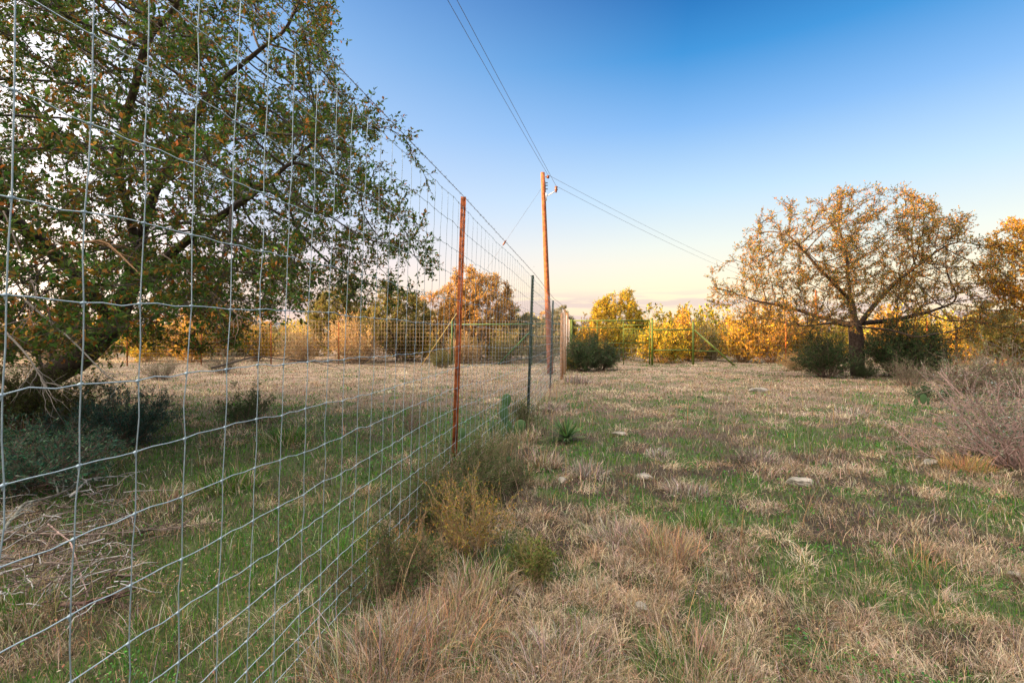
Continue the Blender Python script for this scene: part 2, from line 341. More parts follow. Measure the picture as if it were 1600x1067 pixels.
def tuft(name, label, x, y, h, rad, n, pal=DRY, lean=(.25,1.5), wd=.0021, cat='grass tuft', green=0):
    h *= .78; rad *= 1.05; n = int(n*.75)
    g = G(); r = rad*.62*np.sqrt(R0.random(n)); a = R0.uniform(0,6.28,n)
    px, py = x+r*np.cos(a), y+r*np.sin(a)
    le = R0.uniform(lean[0], lean[1]*1.1, n)*(.45+r/rad*1.8)
    col = jit(pal, n, .3)
    if green:
        k = R0.random(n) < green; col[k] = jit(GRN, k.sum(), .2)
    blades(g, px-x, py-y, h*R0.uniform(.3,1.12,n), le, a+R0.normal(0,.95,n), np.full(n, max(wd,.0011*y))*R0.uniform(.7,1.3,n), col, 4, z=ground(px,py)-float(ground(x,y)))
    return tag(g.build(name, M_grass, loc=(x,y,float(ground(x,y)))), label, cat, 'bunch grass clumps in the pasture')
def gy(py, z=None):      # distance at which flat ground shows at image row py
    Y = 3.0
    for _ in range(30):
        zz = float(ground(0, Y)); Y = (EYE-zz)*F/(py-HY)
    return Y
def at(px, py): Y = gy(py); return PX(px, Y), Y
GREY = [(.34,.28,.22),(.42,.35,.29),(.24,.19,.15),(.47,.39,.30),(.16,.12,.09)]
RED = [(.42,.24,.11),(.34,.23,.14),(.48,.34,.18),(.30,.23,.16),(.17,.11,.07)]
for (px, py, h, rad, n, pal, gr_, lab) in [
    (590, 1060, .34, .50, 1300, RED+GREY, .02, 'large sprawling tan bunch grass at the foot of the near fence'),
    (690, 1000, .30, .40, 900, RED, .05, 'reddish dry bunch grass just right of the nearest fence wires'),
    (740, 930, .30, .35, 800, DRY, .15, 'straw coloured grass clump below the yellow thorny shrub'),
    (1040, 870, .34, .33, 900, RED, .05, 'upright reddish brown grass clump in the middle foreground'),
    (970, 850, .26, .30, 650, GREY, .1, 'grey dry grass clump left of the upright reddish clump'),
    (1095, 825, .24, .22, 350, GRN+DRY, .55, 'green spiky grass clump behind the upright reddish clump'),
    (1085, 1050, .25, .40, 800, RED+DRY, .08, 'tall loose dry grass at the bottom edge of the picture, right of centre'),
    (870, 1045, .24, .40, 700, GREY, .1, 'low grey grass clump at the bottom edge, left of the tall loose grass'),
    (920, 745, .26, .30, 600, GREY, .05, 'rounded grey grass tuft right of the small white stone near the cactus'),
    (850, 730, .28, .28, 600, DRY, .1, 'tan grass tuft on the right side of the prickly pear'),
    (1075, 775, .22, .32, 500, GREY, .05, 'mauve grey tuft left of the big flat rock'),
    (1185, 720, .26, .30, 600, GREY, .05, 'fluffy grey tuft in mid field behind the big flat rock'),
    (1030, 715, .2, .28, 400, GREY, .05, 'low mauve tuft beyond the small mid field stones'),
    (820, 690, .30, .28, 500, DRY, .1, 'tan grass growing around the green steel fence post'),
    (865, 640, .30, .35, 500, GREY, .03, 'pale grass growing at the fence line behind the yucca'),
    (900, 598, .45, .6, 600, GREY, .0, 'pale feathery grass clump at the fence corner beside the gate'),
    (1510, 735, .28, .35, 700, [(.5,.3,.12),(.45,.3,.15)], .1, 'golden brown grass under the bare grey shrub'),
    (1440, 890, .2, .4, 500, RED, .1, 'low rusty grass mat near the right edge'),
    (30, 960, .26, .30, 500, GRN+DRY, .4, 'green and straw grass tuft at the lower left edge'),
    (360, 760, .30, .45, 700, GRN+DRY, .5, 'arching olive grass tuft behind the fallen branches'),
    (450, 690, .32, .5, 700, GRN+DRY, .5, 'long green grass tuft in the middle of the fenced paddock'),
    (250, 790, .28, .40, 500, DRY, .35, 'straw tuft beside the lichen covered stick'),
    (560, 870, .24, .4, 600, GRN, .8, 'fresh green grass tuft just behind the lower fence wires'),
    (230, 1000, .2, .3, 350, DRY, .3, 'small dry tuft seen through the lowest left fence squares'),
    (1330, 650, .25, .4, 400, GREY, .05, 'pale tuft in the field in front of the right oak'),
    ]:
    X, Y = at(px, py); tuft('grass_tuft', lab, X, Y, h, rad, n, pal, green=gr_)

# ------------------------------------------------------------------ trees by space colonisation
def colonise(start, att, step, infl, kill, iters=140, rng=R0):
    """start: list of polylines (first point of later ones is an index into earlier nodes)"""
    nodes = []; par = []
    for pl in start:
        root = -1
        if nodes: root = int(np.argmin(np.linalg.norm(np.array(nodes)-pl[0], axis=1)))
        prev = root
        for a, b in zip(pl[:-1], pl[1:]):
            m_ = max(1, int(np.linalg.norm(b-a)/step))
            for j in range(m_ + (1 if prev == -1 else 0)):
                t = (j/m_) if prev == -1 and j == 0 else ((j+1)/m_ if len(nodes) and prev != -1 else j/m_)
                nodes.append(a+(b-a)*min(t,1)+rng.normal(0, step*.06, 3)); par.append(prev); prev = len(nodes)-1
    nodes = np.array(nodes); par = list(par)
    A = np.array(att); best = np.full(len(A), 1e9); bi = np.zeros(len(A), int)
    def upd(new, off):
        nonlocal best, bi
        for s_ in range(0, len(new), 400):
            d = np.linalg.norm(A[:,None,:]-new[None,s_:s_+400,:], axis=2); j = d.argmin(1); dd = d[np.arange(len(A)), j]
            k = dd < best; best[k] = dd[k]; bi[k] = j[k]+off+s_
    upd(nodes, 0)
    seen = set()
    for it in range(iters):
        act = best < infl
        if not act.any(): break
        dirs = norm(A[act]-nodes[bi[act]]); ids = bi[act]
        u, inv = np.unique(ids, return_inverse=True)
        S = np.zeros((len(u),3)); np.add.at(S, inv, dirs)
        S = norm(S)+rng.normal(0,.14,(len(u),3)); new = nodes[u]+norm(S)*step
        ok = [i for i, (a, b) in enumerate(zip(u, np.round(new,2))) if (a, *np.round(b,1)) not in seen]
        if not ok: break
        for i in ok: seen.add((u[i], *np.round(np.round(new[i],2),1)))
        new = new[ok]; off = len(nodes); nodes = np.concatenate([nodes, new]); par += [int(q_) for q_ in u[ok]]
        upd(new, off)
        keep = best > kill; A = A[keep]; best = best[keep]; bi = bi[keep]
        if len(A) == 0: break
    return nodes, np.array(par)
def radii(par, tip, power=2.3):
    n = len(par); acc = np.zeros(n); r = np.zeros(n); ch = np.zeros(n, int)
    for i in range(n-1, -1, -1):
        r[i] = acc[i]**(1/power) if acc[i] > 0 else tip
        if par[i] >= 0: acc[par[i]] += r[i]**power
    return r
def fit_radii(par, tip, root):
    lo, hi = 1.5, 4.0
    for _ in range(14):
        m_ = (lo+hi)/2; r = radii(par, tip, m_)
        if r.max() > root: lo = m_
        else: hi = m_
    return r
def chains(nodes, par, r):
    n = len(nodes); kids = [[] for _ in range(n)]
    for i, p in enumerate(par):
        if p >= 0: kids[p].append(i)
    res = []; stack = [(-1, i) for i in range(n) if par[i] < 0]
    while stack:
        p, i = stack.pop(); ch = [] if p < 0 else [p]; ch.append(i)
        while kids[i]:
            ks = sorted(kids[i], key=lambda q_: -r[q_]); 
            for q_ in ks[1:]: stack.append((i, q_))
            i = ks[0]; ch.append(i)
        res.append((ch, p >= 0))
    return res
def wood(nodes, par, r, split, barkc, gt, gc, mc):
    for ch, sub in chains(nodes, par, r):
        if len(ch) < 2: continue
        P = nodes[ch].copy(); rr = r[ch].copy()
        if sub: rr[0] = min(rr[0], rr[1]*1.25)
        if len(P) > 3: P[1:-1] = P[1:-1]*.5+(P[:-2]+P[2:])*.25
        c_ = np.array(barkc)*random.uniform(.85,1.15)
        big = rr[1] > split
        if big:
            j = int((rr > split*.5).sum()); j = max(2, min(j, len(P)))
            tubes(gt, P[:j], rr[:j], 9 if rr[0] > .08 else 7, c_)
            if j < len(P): tubes(gc, P[j-1:], rr[j-1:], 4, c_, mc)
        else: tubes(gc, P, rr, 4, c_, mc)
def foliate(g, nodes, par, r, thin, ntw, tl, lpt, ls, lw, pal, wood_c, rng=R0, up=.25, lm=0, wm=1, tr=.0022, jitc=.25, droop=0):
    cand = np.where(r < thin)[0]; k = rng.choice(cand, ntw); p = par[k]; ok = p >= 0; k = k[ok]; p = p[ok]; n = len(k)
    base = nodes[p]+(nodes[k]-nodes[p])*rng.random((n,1)); d = norm(norm(nodes[k]-nodes[p])+rdir(n, rng)*.9+np.array([0,0,up]))
    ln = tl*rng.uniform(.5,1.3,n); end = base+d*ln[:,None]; mid = (base+end)/2+rdir(n, rng)*ln[:,None]*.12; end[:,2] -= droop*ln
    tubes(g, np.stack([base, mid, end],1), np.array([tr*1.3, tr, tr*.6]), 3, np.array(wood_c), wm)
    m_ = n*lpt; ti = np.repeat(np.arange(n), lpt); t = rng.beta(2.2,1.1,m_)[:,None]
    P = np.where(t < .5, base[ti]+(mid[ti]-base[ti])*t*2, mid[ti]+(end[ti]-mid[ti])*(t*2-1))
    D = norm(d[ti]*.6+rdir(m_, rng)*.9+np.array([0,0,.1])); Nn = rdir(m_, rng)*.8+np.array([0,0,.7])
    s_ = ls*rng.uniform(.6,1.25,m_)
    tcol = rng.normal(1,.14,n)[ti][:,None]
    leaves(g, P, D, Nn, s_, s_*lw, np.clip(jit(pal, m_, jitc, rng)*tcol, .004, .9), lm)
def hull(n, blobs, rng=R0, cut=None, clump=None, gap=.33):
    """points inside the union of ellipsoids (cx,cy,cz,rx,ry,rz)"""
    B = np.array(blobs, float); lo = (B[:,:3]-B[:,3:]).min(0); hi = (B[:,:3]+B[:,3:]).max(0); outp = []; c = 0
    while c < n:
        p = rng.uniform(lo, hi, (n*2, 3)); d = (((p[:,None,:]-B[None,:,:3])/B[None,:,3:])**2).sum(2).min(1)
        k = (d < 1) & (rng.random(len(p)) < .25+.75*d)
        if clump: k &= (vnoise(p[:,0]*clump+p[:,2]*.7, p[:,1]*clump+p[:,2]*clump, 4) > gap)
        if cut is not None: k &= cut(p)
        outp.append(p[k]); c += k.sum()
    return np.concatenate(outp)[:n]

# --- the live oak behind the net fence, leaning trunk
rg = np.random.default_rng(21)
gz = lambda x, y: float(ground(x, y))
tb = np.array([-8.9, 9.0, gz(-8.9, 9)-.1])
t1 = [tb, np.array((-8.2,9,.35)), P3(130,556,9), P3(180,503,9), P3(203,450,9), P3(215,395,8.8), P3(240,300,8.6)]
l1 = [P3(203,450,9), P3(300,370,8.2), P3(400,300,7.8), P3(470,240,7.6)]
l2 = [P3(215,395,8.8), P3(180,250,7.8), P3(230,60,7.2), P3(300,-20,7.0)]
l3 = [P3(180,503,9), P3(90,400,8.0), P3(0,330,7.2), P3(-120,250,6.8)]
l4 = [P3(240,300,8.6), P3(330,140,8.6), P3(430,60,8.6)]
blobs = [(-6.6,8.2,4.6,4.3,3.8,4.2), (-3.6,8.0,3.3,2.35,2.6,1.85), (-6.4,6.0,3.2,3.2,2.4,2.6), (-9.8,8.5,4.6,4,3.5,3.6), (-4.0,7.6,5.0,1.9,2.2,1.9), (-3.9,6.7,2.6,1.9,1.8,1.5), (-4.4,5.4,3.6,1.6,1.4,1.7), (-5.0,8.2,6.6,2.7,2.5,2.3), (-3.7,4.6,2.3,1.3,.9,1.3), (-2.9,5.1,1.75,.9,.8,.85), (-2.3,8.3,2.5,1.25,1.2,1.1)]
def lcut(p):
    px = 800+F*p[:,0]/p[:,1]; py = HY-F*(p[:,2]-EYE)/p[:,1]
    return (p[:,1] > 3.7) & (px < 705) & (p[:,2] > .75) & ~((py < 150) & (px > 455+ (py>60)*20) & (px > 530)) & ~((py > 500) & (px > 560))
att = hull(5900, blobs, rg, lcut, clump=1.1)
nodes, par = colonise([t1,l1,l2,l3,l4], att, .15, 1.6, .23, 120, rg)
r = fit_radii(par, .0045, .215); r = np.where(r > .03, r*np.interp(nodes[:,2], [1.5, 3.5], [1, .72]), r)
gt, gc = G(), G()
wood(nodes, par, r, .035, (.07,.055,.043), gt, gc, 1)
OAK = [(.075,.15,.025),(.10,.18,.03),(.05,.11,.022),(.14,.19,.03),(.085,.125,.025)]
foliate(gc, nodes, par, r, .013, 33000, .27, 8, .064, .46, OAK*2+[(.40,.16,.03),(.28,.16,.03),(.20,.13,.03)], (.12,.09,.07), rg)
oak = thing('live_oak', 'large spreading live oak with leaning dark trunk behind the net fence', 'tree', tuple(tb))
def child(gm, name, mats, root, smooth=True):
    o = gm.build(name, mats, smooth=smooth); o.parent = root; o.location = -Vector(root.location); return o
child(gt, 'trunk', M_bark, oak); child(gc, 'crown', [M_leaf, M_twig], oak)

# dead pale lichened limbs low on the oak
def limb(g, pts, r0, r1, nt=6, c=(.42,.40,.36), tw=.5, rng=rg, seg=14):
    pts = np.array(pts, float); t = np.linspace(0, len(pts)-1, seg); P = np.stack([np.interp(t, range(len(pts)), pts[:,j]) for j in range(3)],1)
    P[1:] += np.cumsum(rng.normal(0, r0*.35, (seg-1,3)),0)*.5
    tubes(g, P, np.linspace(r0, r1, seg), 6, np.array(c))
    for k in range(nt):
        i = rng.integers(2, seg-1); d = norm(norm(P[i]-P[i-1])+rdir(1, rng)[0]*.8); ln = tw*rng.uniform(.4,1.1)
        Q = P[i]+np.linspace(0,1,6)[:,None]*d*ln; Q[1:] += np.cumsum(rng.normal(0, ln*.03,(5,3)),0)
        tubes(g, Q, np.linspace(r1*1.1+.001, .0015, 6), 4, np.array(c)*rng.uniform(.7,1.1))
        for k2 in range(2):
            j = rng.integers(1,5); d2 = norm(d+rdir(1, rng)[0]); tubes(g, np.array([Q[j], Q[j]+d2*ln*.25+rdir(1,rng)[0]*.02, Q[j]+d2*ln*.5]), np.array([.003,.002,.001]), 3, np.array(c)*.8)
for pts, r0, r1, nt_, c_ in [
    ([P3(55,405,5.6), P3(110,380,5.2), P3(165,376,5.0), P3(235,440,4.8)], .018, .006, 8, (.34,.20,.10)),
    ([P3(40,470,6), P3(110,530,5.8), P3(170,590,5.6), P3(190,600,5.5)], .013, .004, 8, (.26,.24,.20)),
    ([P3(10,520,5), P3(45,560,4.9), P3(80,615,4.9)], .012, .004, 8, (.25,.22,.18)),
    ([P3(250,395,6), P3(300,430,5.9), P3(345,470,5.6), P3(380,500,5.4)], .010, .004, 9, (.24,.18,.13)),
    ([P3(330,575,5.6), P3(400,556,6.0), P3(470,563,6.3), P3(640,572,6.6)], .012, .004, 5, (.13,.10,.08)),
    ([P3(5,330,5), P3(60,470,4.9), P3(30,520,4.8)], .008, .003, 8, (.25,.2,.16)),
    ]:
    g = G(); limb(g, pts, r0, r1, nt_, c_); o = child(g, 'dead_limb', M_twig, oak)

# --- the spreading oak on the right
def oak_right():
    rg = np.random.default_rng(5); Y = 19.0; X = PX(1340, Y); b = np.array((X, Y, gz(X,Y)-.1))
    tr = [b, np.array((X-.03,Y,.5)), P3(1337,515,Y), P3(1330,470,Y+.1), P3(1322,400,Y+.2)]
    ls = [[P3(1337,515,Y), P3(1365,478,Y-.3), P3(1400,440,Y-.6), P3(1440,410,Y-.8)],
          [P3(1338,508,Y), P3(1290,498,Y+.4), P3(1230,480,Y+.6), P3(1180,470,Y+.4)],
          [P3(1337,506,Y), P3(1400,500,Y+.5), P3(1460,485,Y+.9), P3(1500,470,Y+1)],
          [P3(1330,470,Y), P3(1280,420,Y-.8), P3(1235,370,Y-1.2)],
          [P3(1337,512,Y), P3(1300,505,Y-1), P3(1250,510,Y-2)],
          [P3(1337,510,Y), P3(1390,515,Y-1.4), P3(1440,530,Y-2.2)]]
    bl = [(X-.3,Y,3.6,3.6,3.4,2.9), (X-2.95,Y,2.9,2.5,2.6,1.9), (X+2.6,Y,3.4,2.5,2.6,2.4), (X+1.0,Y,5.0,1.8,1.8,1.6), (X-2.6,Y,4.9,1.5,1.5,1.3), (X-1.9,Y-1,1.7,3.1,2.4,1.0), (X+2.6,Y-.5,1.6,2.8,2.2,1.1)]
    att = hull(3400, bl, rg, lambda p: (p[:,2] > .75) & ~((np.abs(p[:,0]-X) < 1.5) & (p[:,2] < 2.1)), clump=.95, gap=.44)
    nodes, par = colonise([tr]+ls, att, .2, 2.0, .3, 120, rg)
    r = fit_radii(par, .006, .24); r = np.where(r > .04, r*np.interp(nodes[:,2], [1.2, 3.0], [1, .68]), r)
    gt, gc = G(), G(); wood(nodes, par, r, .04, (.045,.033,.025), gt, gc, 1)
    foliate(gc, nodes, par, r, .018, 13000, .28, 6, .065, .5, [(.20,.15,.025),(.10,.11,.025),(.38,.18,.03),(.08,.10,.025),(.46,.21,.03)], (.07,.05,.04), rg, tr=.004)
    root = thing('oak_tree', 'rounded spreading oak with sparse orange tipped crown standing alone in the right half', 'tree', tuple(b))
    child(gt, 'trunk', M_bark, root); child(gc, 'crown', [M_leaf, M_twig], root)
oak_right()

# --- generic medium trees for the background (prototypes at the origin, about 5 m tall)
def proto_tree(seed, blobs, trunk, pal, natt=1100, leaf=.09, ntw=6500, lpt=7, tip=.007, bark=(.14,.10,.07), tl=.3, kill=.32, lw=.5):
    rg = np.random.default_rng(seed); att = hull(natt, blobs, rg, lambda p: p[:,2] > .15, clump=1.0)
    nodes, par = colonise(trunk, att, .22, 2.2, kill, 90, rg); r = np.minimum(radii(par, tip, 2.3), .2)
    gt, gc = G(), G(); wood(nodes, par, r, .03, bark, gt, gc, 1)
    foliate(gc, nodes, par, r, .02, ntw, tl, lpt, leaf, lw, pal, bark, rg, tr=.004)
    return gt, gc
A_ = lambda *p: [np.array(q_, float) for q_ in p]
YEL = [(.20,.22,.04),(.60,.40,.02),(.50,.36,.03),(.66,.40,.03),(.30,.25,.03),(.15,.14,.03)]
ORA = [(.50,.29,.08),(.38,.22,.06),(.26,.18,.06),(.46,.27,.08)]
OLV = [(.17,.17,.03),(.15,.15,.04),(.26,.2,.06),(.12,.12,.04)]
STR = [(.52,.36,.15),(.42,.28,.12),(.56,.40,.18),(.25,.18,.09)]
DGR = [(.025,.055,.025),(.035,.07,.03),(.02,.045,.02)]
def two_mesh(gt, gc): return gt.mesh('trunk', [M_bark]), gc.mesh('crown', [M_leaf, M_twig])
PT = {}
PT['round'] = proto_tree(31, [(0,0,3.0,2.2,2.0,1.8),(.8,0,4.1,1.1,1.1,.9),(-.9,0,2.2,1.6,1.5,1.2)], [A_((0,0,-.1),(.05,0,.7),(.1,0,1.4)), A_((.1,0,.7),(.9,.1,1.8)), A_((.1,0,.9),(-.9,0,2.0))], YEL)
PT['orange'] = proto_tree(32, [(0,0,3.0,2.4,2.0,1.9),(-.9,0,4.0,1.3,1.1,1.1),(1.3,0,2.5,1.5,1.5,1.5)], [A_((0,0,-.1),(-.05,0,.8),(.1,0,1.5)), A_((0,0,.6),(1.1,.1,1.9)), A_((0,0,.9),(-1.1,0,2.2))], ORA)
PT['olive'] = proto_tree(33, [(0,0,2.6,2.0,2.0,2.0),(.7,0,3.9,1.0,1.0,1.0)], [A_((0,0,-.1),(.1,0,.6),(.2,0,1.4)), A_((0,0,.4),(-.9,.1,1.5))], OLV)
PT['airy'] = proto_tree(34, [(0,0,3.4,2.0,2.0,1.8),(-.8,0,4.6,1.0,1.0,1.2),(.9,0,4.0,1.3,1.1,1.2)], [A_((0,0,-.1),(.1,0,.9),(.2,0,1.9)), A_((0,0,.8),(-.9,.1,2.6)), A_((0,0,1.0),(1.0,.2,2.6))], [(.62,.30,.03),(.52,.26,.03),(.36,.22,.03),(.2,.15,.03)], natt=900, ntw=3600, lpt=6)
PTM = {k: two_mesh(*v) for k, v in PT.items()}
def place_tree(kind, x, y, s, rz, label, group=None, sz=1.0, name='tree'):
    root = thing(name, label, 'tree', (x, y, gz(x,y)), rz, group); root.scale = (s, s, s*sz)
    for nm, me in zip(('trunk','crown'), PTM[kind]):
        o = bpy.data.objects.new(nm, me); COL.objects.link(o); o.parent = root
    return root
for kind, px, Y, s, rz, sz, lab in [
    ('round', 968, 38, 1.0, .3, 1, 'slender golden tree rising above the gate'),
    ('orange', 750, 31, 1.12, 1.1, 1.0, 'tall rusty orange leaved tree between the brown and green fence posts'),
    ('airy', 692, 33, .95, 2.6, .9, 'orange leaved tree just left of the brown fence post'),
    ('olive', 872, 42, .82, .7, 1, 'grey green tree top beside the utility pole'),
    ('olive', 815, 33, .75, 2.2, .9, 'dull olive tree between the green fence post and the utility pole'),
    ('olive', 620, 30, 1.05, 4.2, .9, 'olive yellow tree behind the left oak, above the straw coloured bush'),
    ('airy', 1650, 17, 1.0, 4.3, 1.12, 'bright orange tree cut off by the right edge'),
    ('olive', 1560, 25, .72, 1.4, .9, 'dull leaved tree low between the right oak and the orange edge tree'),
    ('round', 1190, 40, .55, 5.3, .9, 'golden small tree behind the left flank of the right oak'),
    ('orange', 1045, 48, .62, 2.0, .9, 'rust brown round tree beyond the green pipe fence'),
    ('olive', 530, 32, 1.0, 1.0, 1, 'olive tree far behind the left oak crown'),
    ('orange', 330, 32, .9, 3.0, .8, 'amber tree seen under the left oak beyond the paddock'),
    ('orange', 60, 26, .85, 3.6, .8, 'amber tree at the left edge behind the leaning trunk'),
    ]:
    place_tree(kind, PX(px, Y), Y, s, rz, lab, 'small trees beyond the pasture', sz)

# --- shrubs: arching stems with twigs
def shrub_g(seed, h, spread, stems, tw, tl, lpt, leaf, lw, pal, wc, rs=.006, up=.3, open_=.2, tr=.002, lm=0, seg=7):
    rg = np.random.default_rng(seed); g = G()
    a = rg.uniform(0,6.28,stems); sp = np.sqrt(rg.random(stems))*spread; hh = h*rg.uniform(.55,1.05,stems)*np.sqrt(np.clip(1.15-(sp/spread)**2,.1,1))
    t = np.linspace(0,1,seg)[None,:]
    rad = open_*spread*rg.random(stems)[:,None]*(1-t)+sp[:,None]*t**.85; z = hh[:,None]*(t**.9)
    P = np.stack([rad*np.cos(a)[:,None], rad*np.sin(a)[:,None], z-.03],-1); P[:,1:] += np.cumsum(rg.normal(0,.035*h,(stems,seg-1,3)),1)
    wcs = np.clip(np.array(wc)*rg.normal(1,.15,(stems,1)),.01,.9)
    tubes(g, P, np.broadcast_to(np.linspace(rs, rs*.3, seg),(stems,seg)), 4, wcs, 1)
    si = rg.integers(0,stems,tw); ti = rg.uniform(.2 if open_<.5 else .05,1,tw)*(seg-1); i0 = np.minimum(ti.astype(int), seg-2); f = (ti-i0)[:,None]
    b = P[si,i0]*(1-f)+P[si,i0+1]*f; d = norm(norm(P[si,i0+1]-P[si,i0])*.8+rdir(tw,rg)*.9+np.array([0,0,up])); ln = (tl*rg.uniform(.4,1.3,tw))[:,None]
    e_ = b+d*ln; md = (b+e_)/2+rdir(tw,rg)*ln*.1
    e_[:,2] = np.maximum(e_[:,2], .02)
    tubes(g, np.stack([b,md,e_],1), np.array([tr,tr*.8,tr*.5]), 3, wcs[si], 1)
    if lpt:
        m_ = tw*lpt; k = np.repeat(np.arange(tw),lpt); t2 = rg.beta(1.6,1,m_)[:,None]; Pp = b[k]*(1-t2)+e_[k]*t2
        D = norm(d[k]*.8+rdir(m_,rg)*.9); s_ = leaf*rg.uniform(.6,1.3,m_)
        leaves(g, Pp, D, rdir(m_,rg)+np.array([0,0,.6]), s_, s_*lw, np.clip(jit(pal,m_,.25,rg)*rg.normal(1,.15,tw)[k][:,None],.004,.9), lm)
    return g
def put_shrub(g_, name, label, cat, x, y, sc_=1, rz=0, group=None, mats=None):
    me = g_ if isinstance(g_, bpy.types.Mesh) else g_.mesh(name, mats or [M_leaf, M_twig])
    o = bpy.data.objects.new(name, me); COL.objects.link(o); o.location = (x,y,gz(x,y)); o.rotation_euler = (0,0,rz)
    o.scale = (sc_,)*3 if np.ndim(sc_) == 0 else sc_
    return tag(o, label, cat, group)
SB = {
 'amber': shrub_g(47, 2.3, 1.0, 36, 800, .42, 8, .10, .45, [(.62,.33,.03),(.5,.28,.03),(.3,.18,.03),(.16,.11,.03)], (.3,.18,.1), .014, tr=.004).mesh('bush', [M_leaf, M_twig]),
 'yellow': shrub_g(41, 1.7, 1.3, 60, 1100, .34, 11, .085, .5, YEL, (.3,.2,.1), .012, tr=.004).mesh('bush', [M_leaf, M_twig]),
 'gold': shrub_g(42, 2.1, 1.1, 50, 1000, .36, 11, .085, .5, [(.62,.34,.02),(.52,.33,.03),(.32,.21,.03),(.15,.12,.03)], (.3,.2,.1), .014, tr=.004).mesh('bush', [M_leaf, M_twig]),
 'straw': shrub_g(43, 1.6, 1.5, 160, 1500, .35, 5, .07, .35, STR, (.36,.25,.13), .008, tr=.003).mesh('bush', [M_leaf, M_twig]),
 'olive': shrub_g(44, 1.6, 1.2, 60, 1000, .32, 7, .08, .45, OLV, (.25,.2,.12), .012, tr=.004).mesh('bush', [M_leaf, M_twig]),
 'grey': shrub_g(45, 1.3, 1.2, 80, 800, .34, 3, .05, .4, [(.2,.2,.1),(.12,.15,.07)], (.17,.12,.09), .008, tr=.003).mesh('bush', [M_leaf, M_twig]),
 'dark': shrub_g(46, 1.6, 1.1, 38, 1300, .5, 12, .075, .28, [(.03,.07,.025),(.05,.10,.035),(.025,.05,.02),(.09,.12,.04)], (.1,.07,.05), .012, tr=.004).mesh('bush', [M_leaf, M_twig]),
}
for kind, px, Y, s, rz, lab in [
    ('straw', 560, 29.5, 1.15, 0, 'broad straw coloured bush behind the back net fence under the left oak'),
    ('straw', 470, 30.5, .9, 2, 'smaller straw bush left of the broad straw one'),
    ('straw', 725, 28.5, .75, 1, 'pale pinkish straw bush right behind the brown fence post'),
    ('olive', 690, 24.5, .5, 1, 'small yellow green bush at the foot of the yellow guy guard'),
    ('olive', 790, 29, .85, 3, 'dull bush behind the green diagonal brace'),
    ('olive', 845, 30, .9, 4, 'shaded green bush behind the base of the utility pole'),
    ('yellow', 640, 31, 1.0, 4, 'yellow bush behind the back net fence left of the brown post'),
    ('yellow', 780, 34, 1.1, 4.4, 'yellow bush low beneath the rusty orange tree'),
    ('gold', 925, 31, .85, 0, 'orange bush behind the left third of the gate'),
    ('yellow', 965, 32, 1.0, 2, 'bright yellow bush behind the middle of the gate'),
    ('yellow', 940, 29.5, .45, 3, 'little yellow bush peeping through the gate low down'),
    ('yellow', 1035, 29.5, .95, 1, 'lemon yellow bush behind the green pipe posts'),
    ('amber', 1075, 31, .9, 5, 'rust gold bush right behind the second green pipe post'),
    ('olive', 1112, 32, .95, 2, 'olive bush above the slanting green brace'),
    ('gold', 1160, 30, 1.0, 4, 'tall golden bush between the slanting brace and the right oak'),
    ('amber', 1205, 29, 1.05, 3, 'amber bush at the left skirt of the right oak'),
    ('gold', 1250, 30, .95, 1, 'golden bush showing through the left limbs of the right oak'),
    ('straw', 1245, 22, .45, 0, 'glowing straw bush left of the dark junipers'),
    ('yellow', 1300, 31, .9, 0, 'yellow bush directly behind the right oak trunk'),
    ('amber', 1395, 30, .95, 5, 'amber bush behind the right limbs of the right oak'),
    ('yellow', 1450, 29, .95, 2, 'sunlit yellow bush behind the dark juniper at the right'),
    ('gold', 1505, 28, .95, 2.4, 'golden bush behind the lone orange steel post'),
    ('gold', 1590, 26, .9, 1.4, 'amber bush at the right edge under the dull tree'),
    ('gold', 400, 31, .8, 1.2, 'amber bush behind the back net fence near the picture left'),
    ('gold', 300, 30, .85, 2.2, 'golden bush behind the back net fence right of the leaning trunk'),
    ('yellow', 230, 31, .85, .2, 'yellow green bush far behind the leaning trunk'),
    ('straw', 100, 27, .8, .2, 'orange straw bush left of the leaning trunk'),
    ('grey', 350, 20, .65, 1.2, 'grey twiggy bush in the dry grass of the far paddock'),
    ('grey', 250, 17, .55, 2.2, 'grey brown twiggy bush right of the leaning trunk'),
    ('grey', 1510, 13, .75, .2, 'grey thin twigged bush behind the near bare shrub'),
    ('grey', 1590, 12, 1.0, 1.2, 'tall grey twiggy bush at the right edge'),
    ('grey', 1420, 15, .55, 3.2, 'low grey bush right of the dark junipers'),
    ('dark', 912, 22, .85, 0, 'dark green juniper bush standing in front of the left gate half'),
    ('dark', 938, 22.4, .72, 2, 'smaller dark juniper bush right against the gate bars'),
    ('yellow', 893, 23, .38, 2, 'small lit yellow bush squeezed between fence corner and juniper'),
    ('dark', 1292, 18, .85, 3, 'dark feathery juniper left of the right oak trunk'),
    ('dark', 1398, 18.6, 1.1, 1, 'tall dark juniper right of the right oak trunk'),
    ('dark', 1430, 18, .95, 5, 'rightmost dark juniper under the right oak'),
    ('dark', 1352, 17.6, .3, 5, 'low dark juniper sprig right at the oak trunk'),
    ]:
    put_shrub(SB[kind], 'juniper' if kind == 'dark' else 'bush', lab, 'bush', PX(px, Y), Y, (s*1.15, s*1.15, s*1.45) if Y > 28 else s*1.1, rz, 'junipers at the pasture edge' if kind == 'dark' else 'scrub bushes round the pasture')
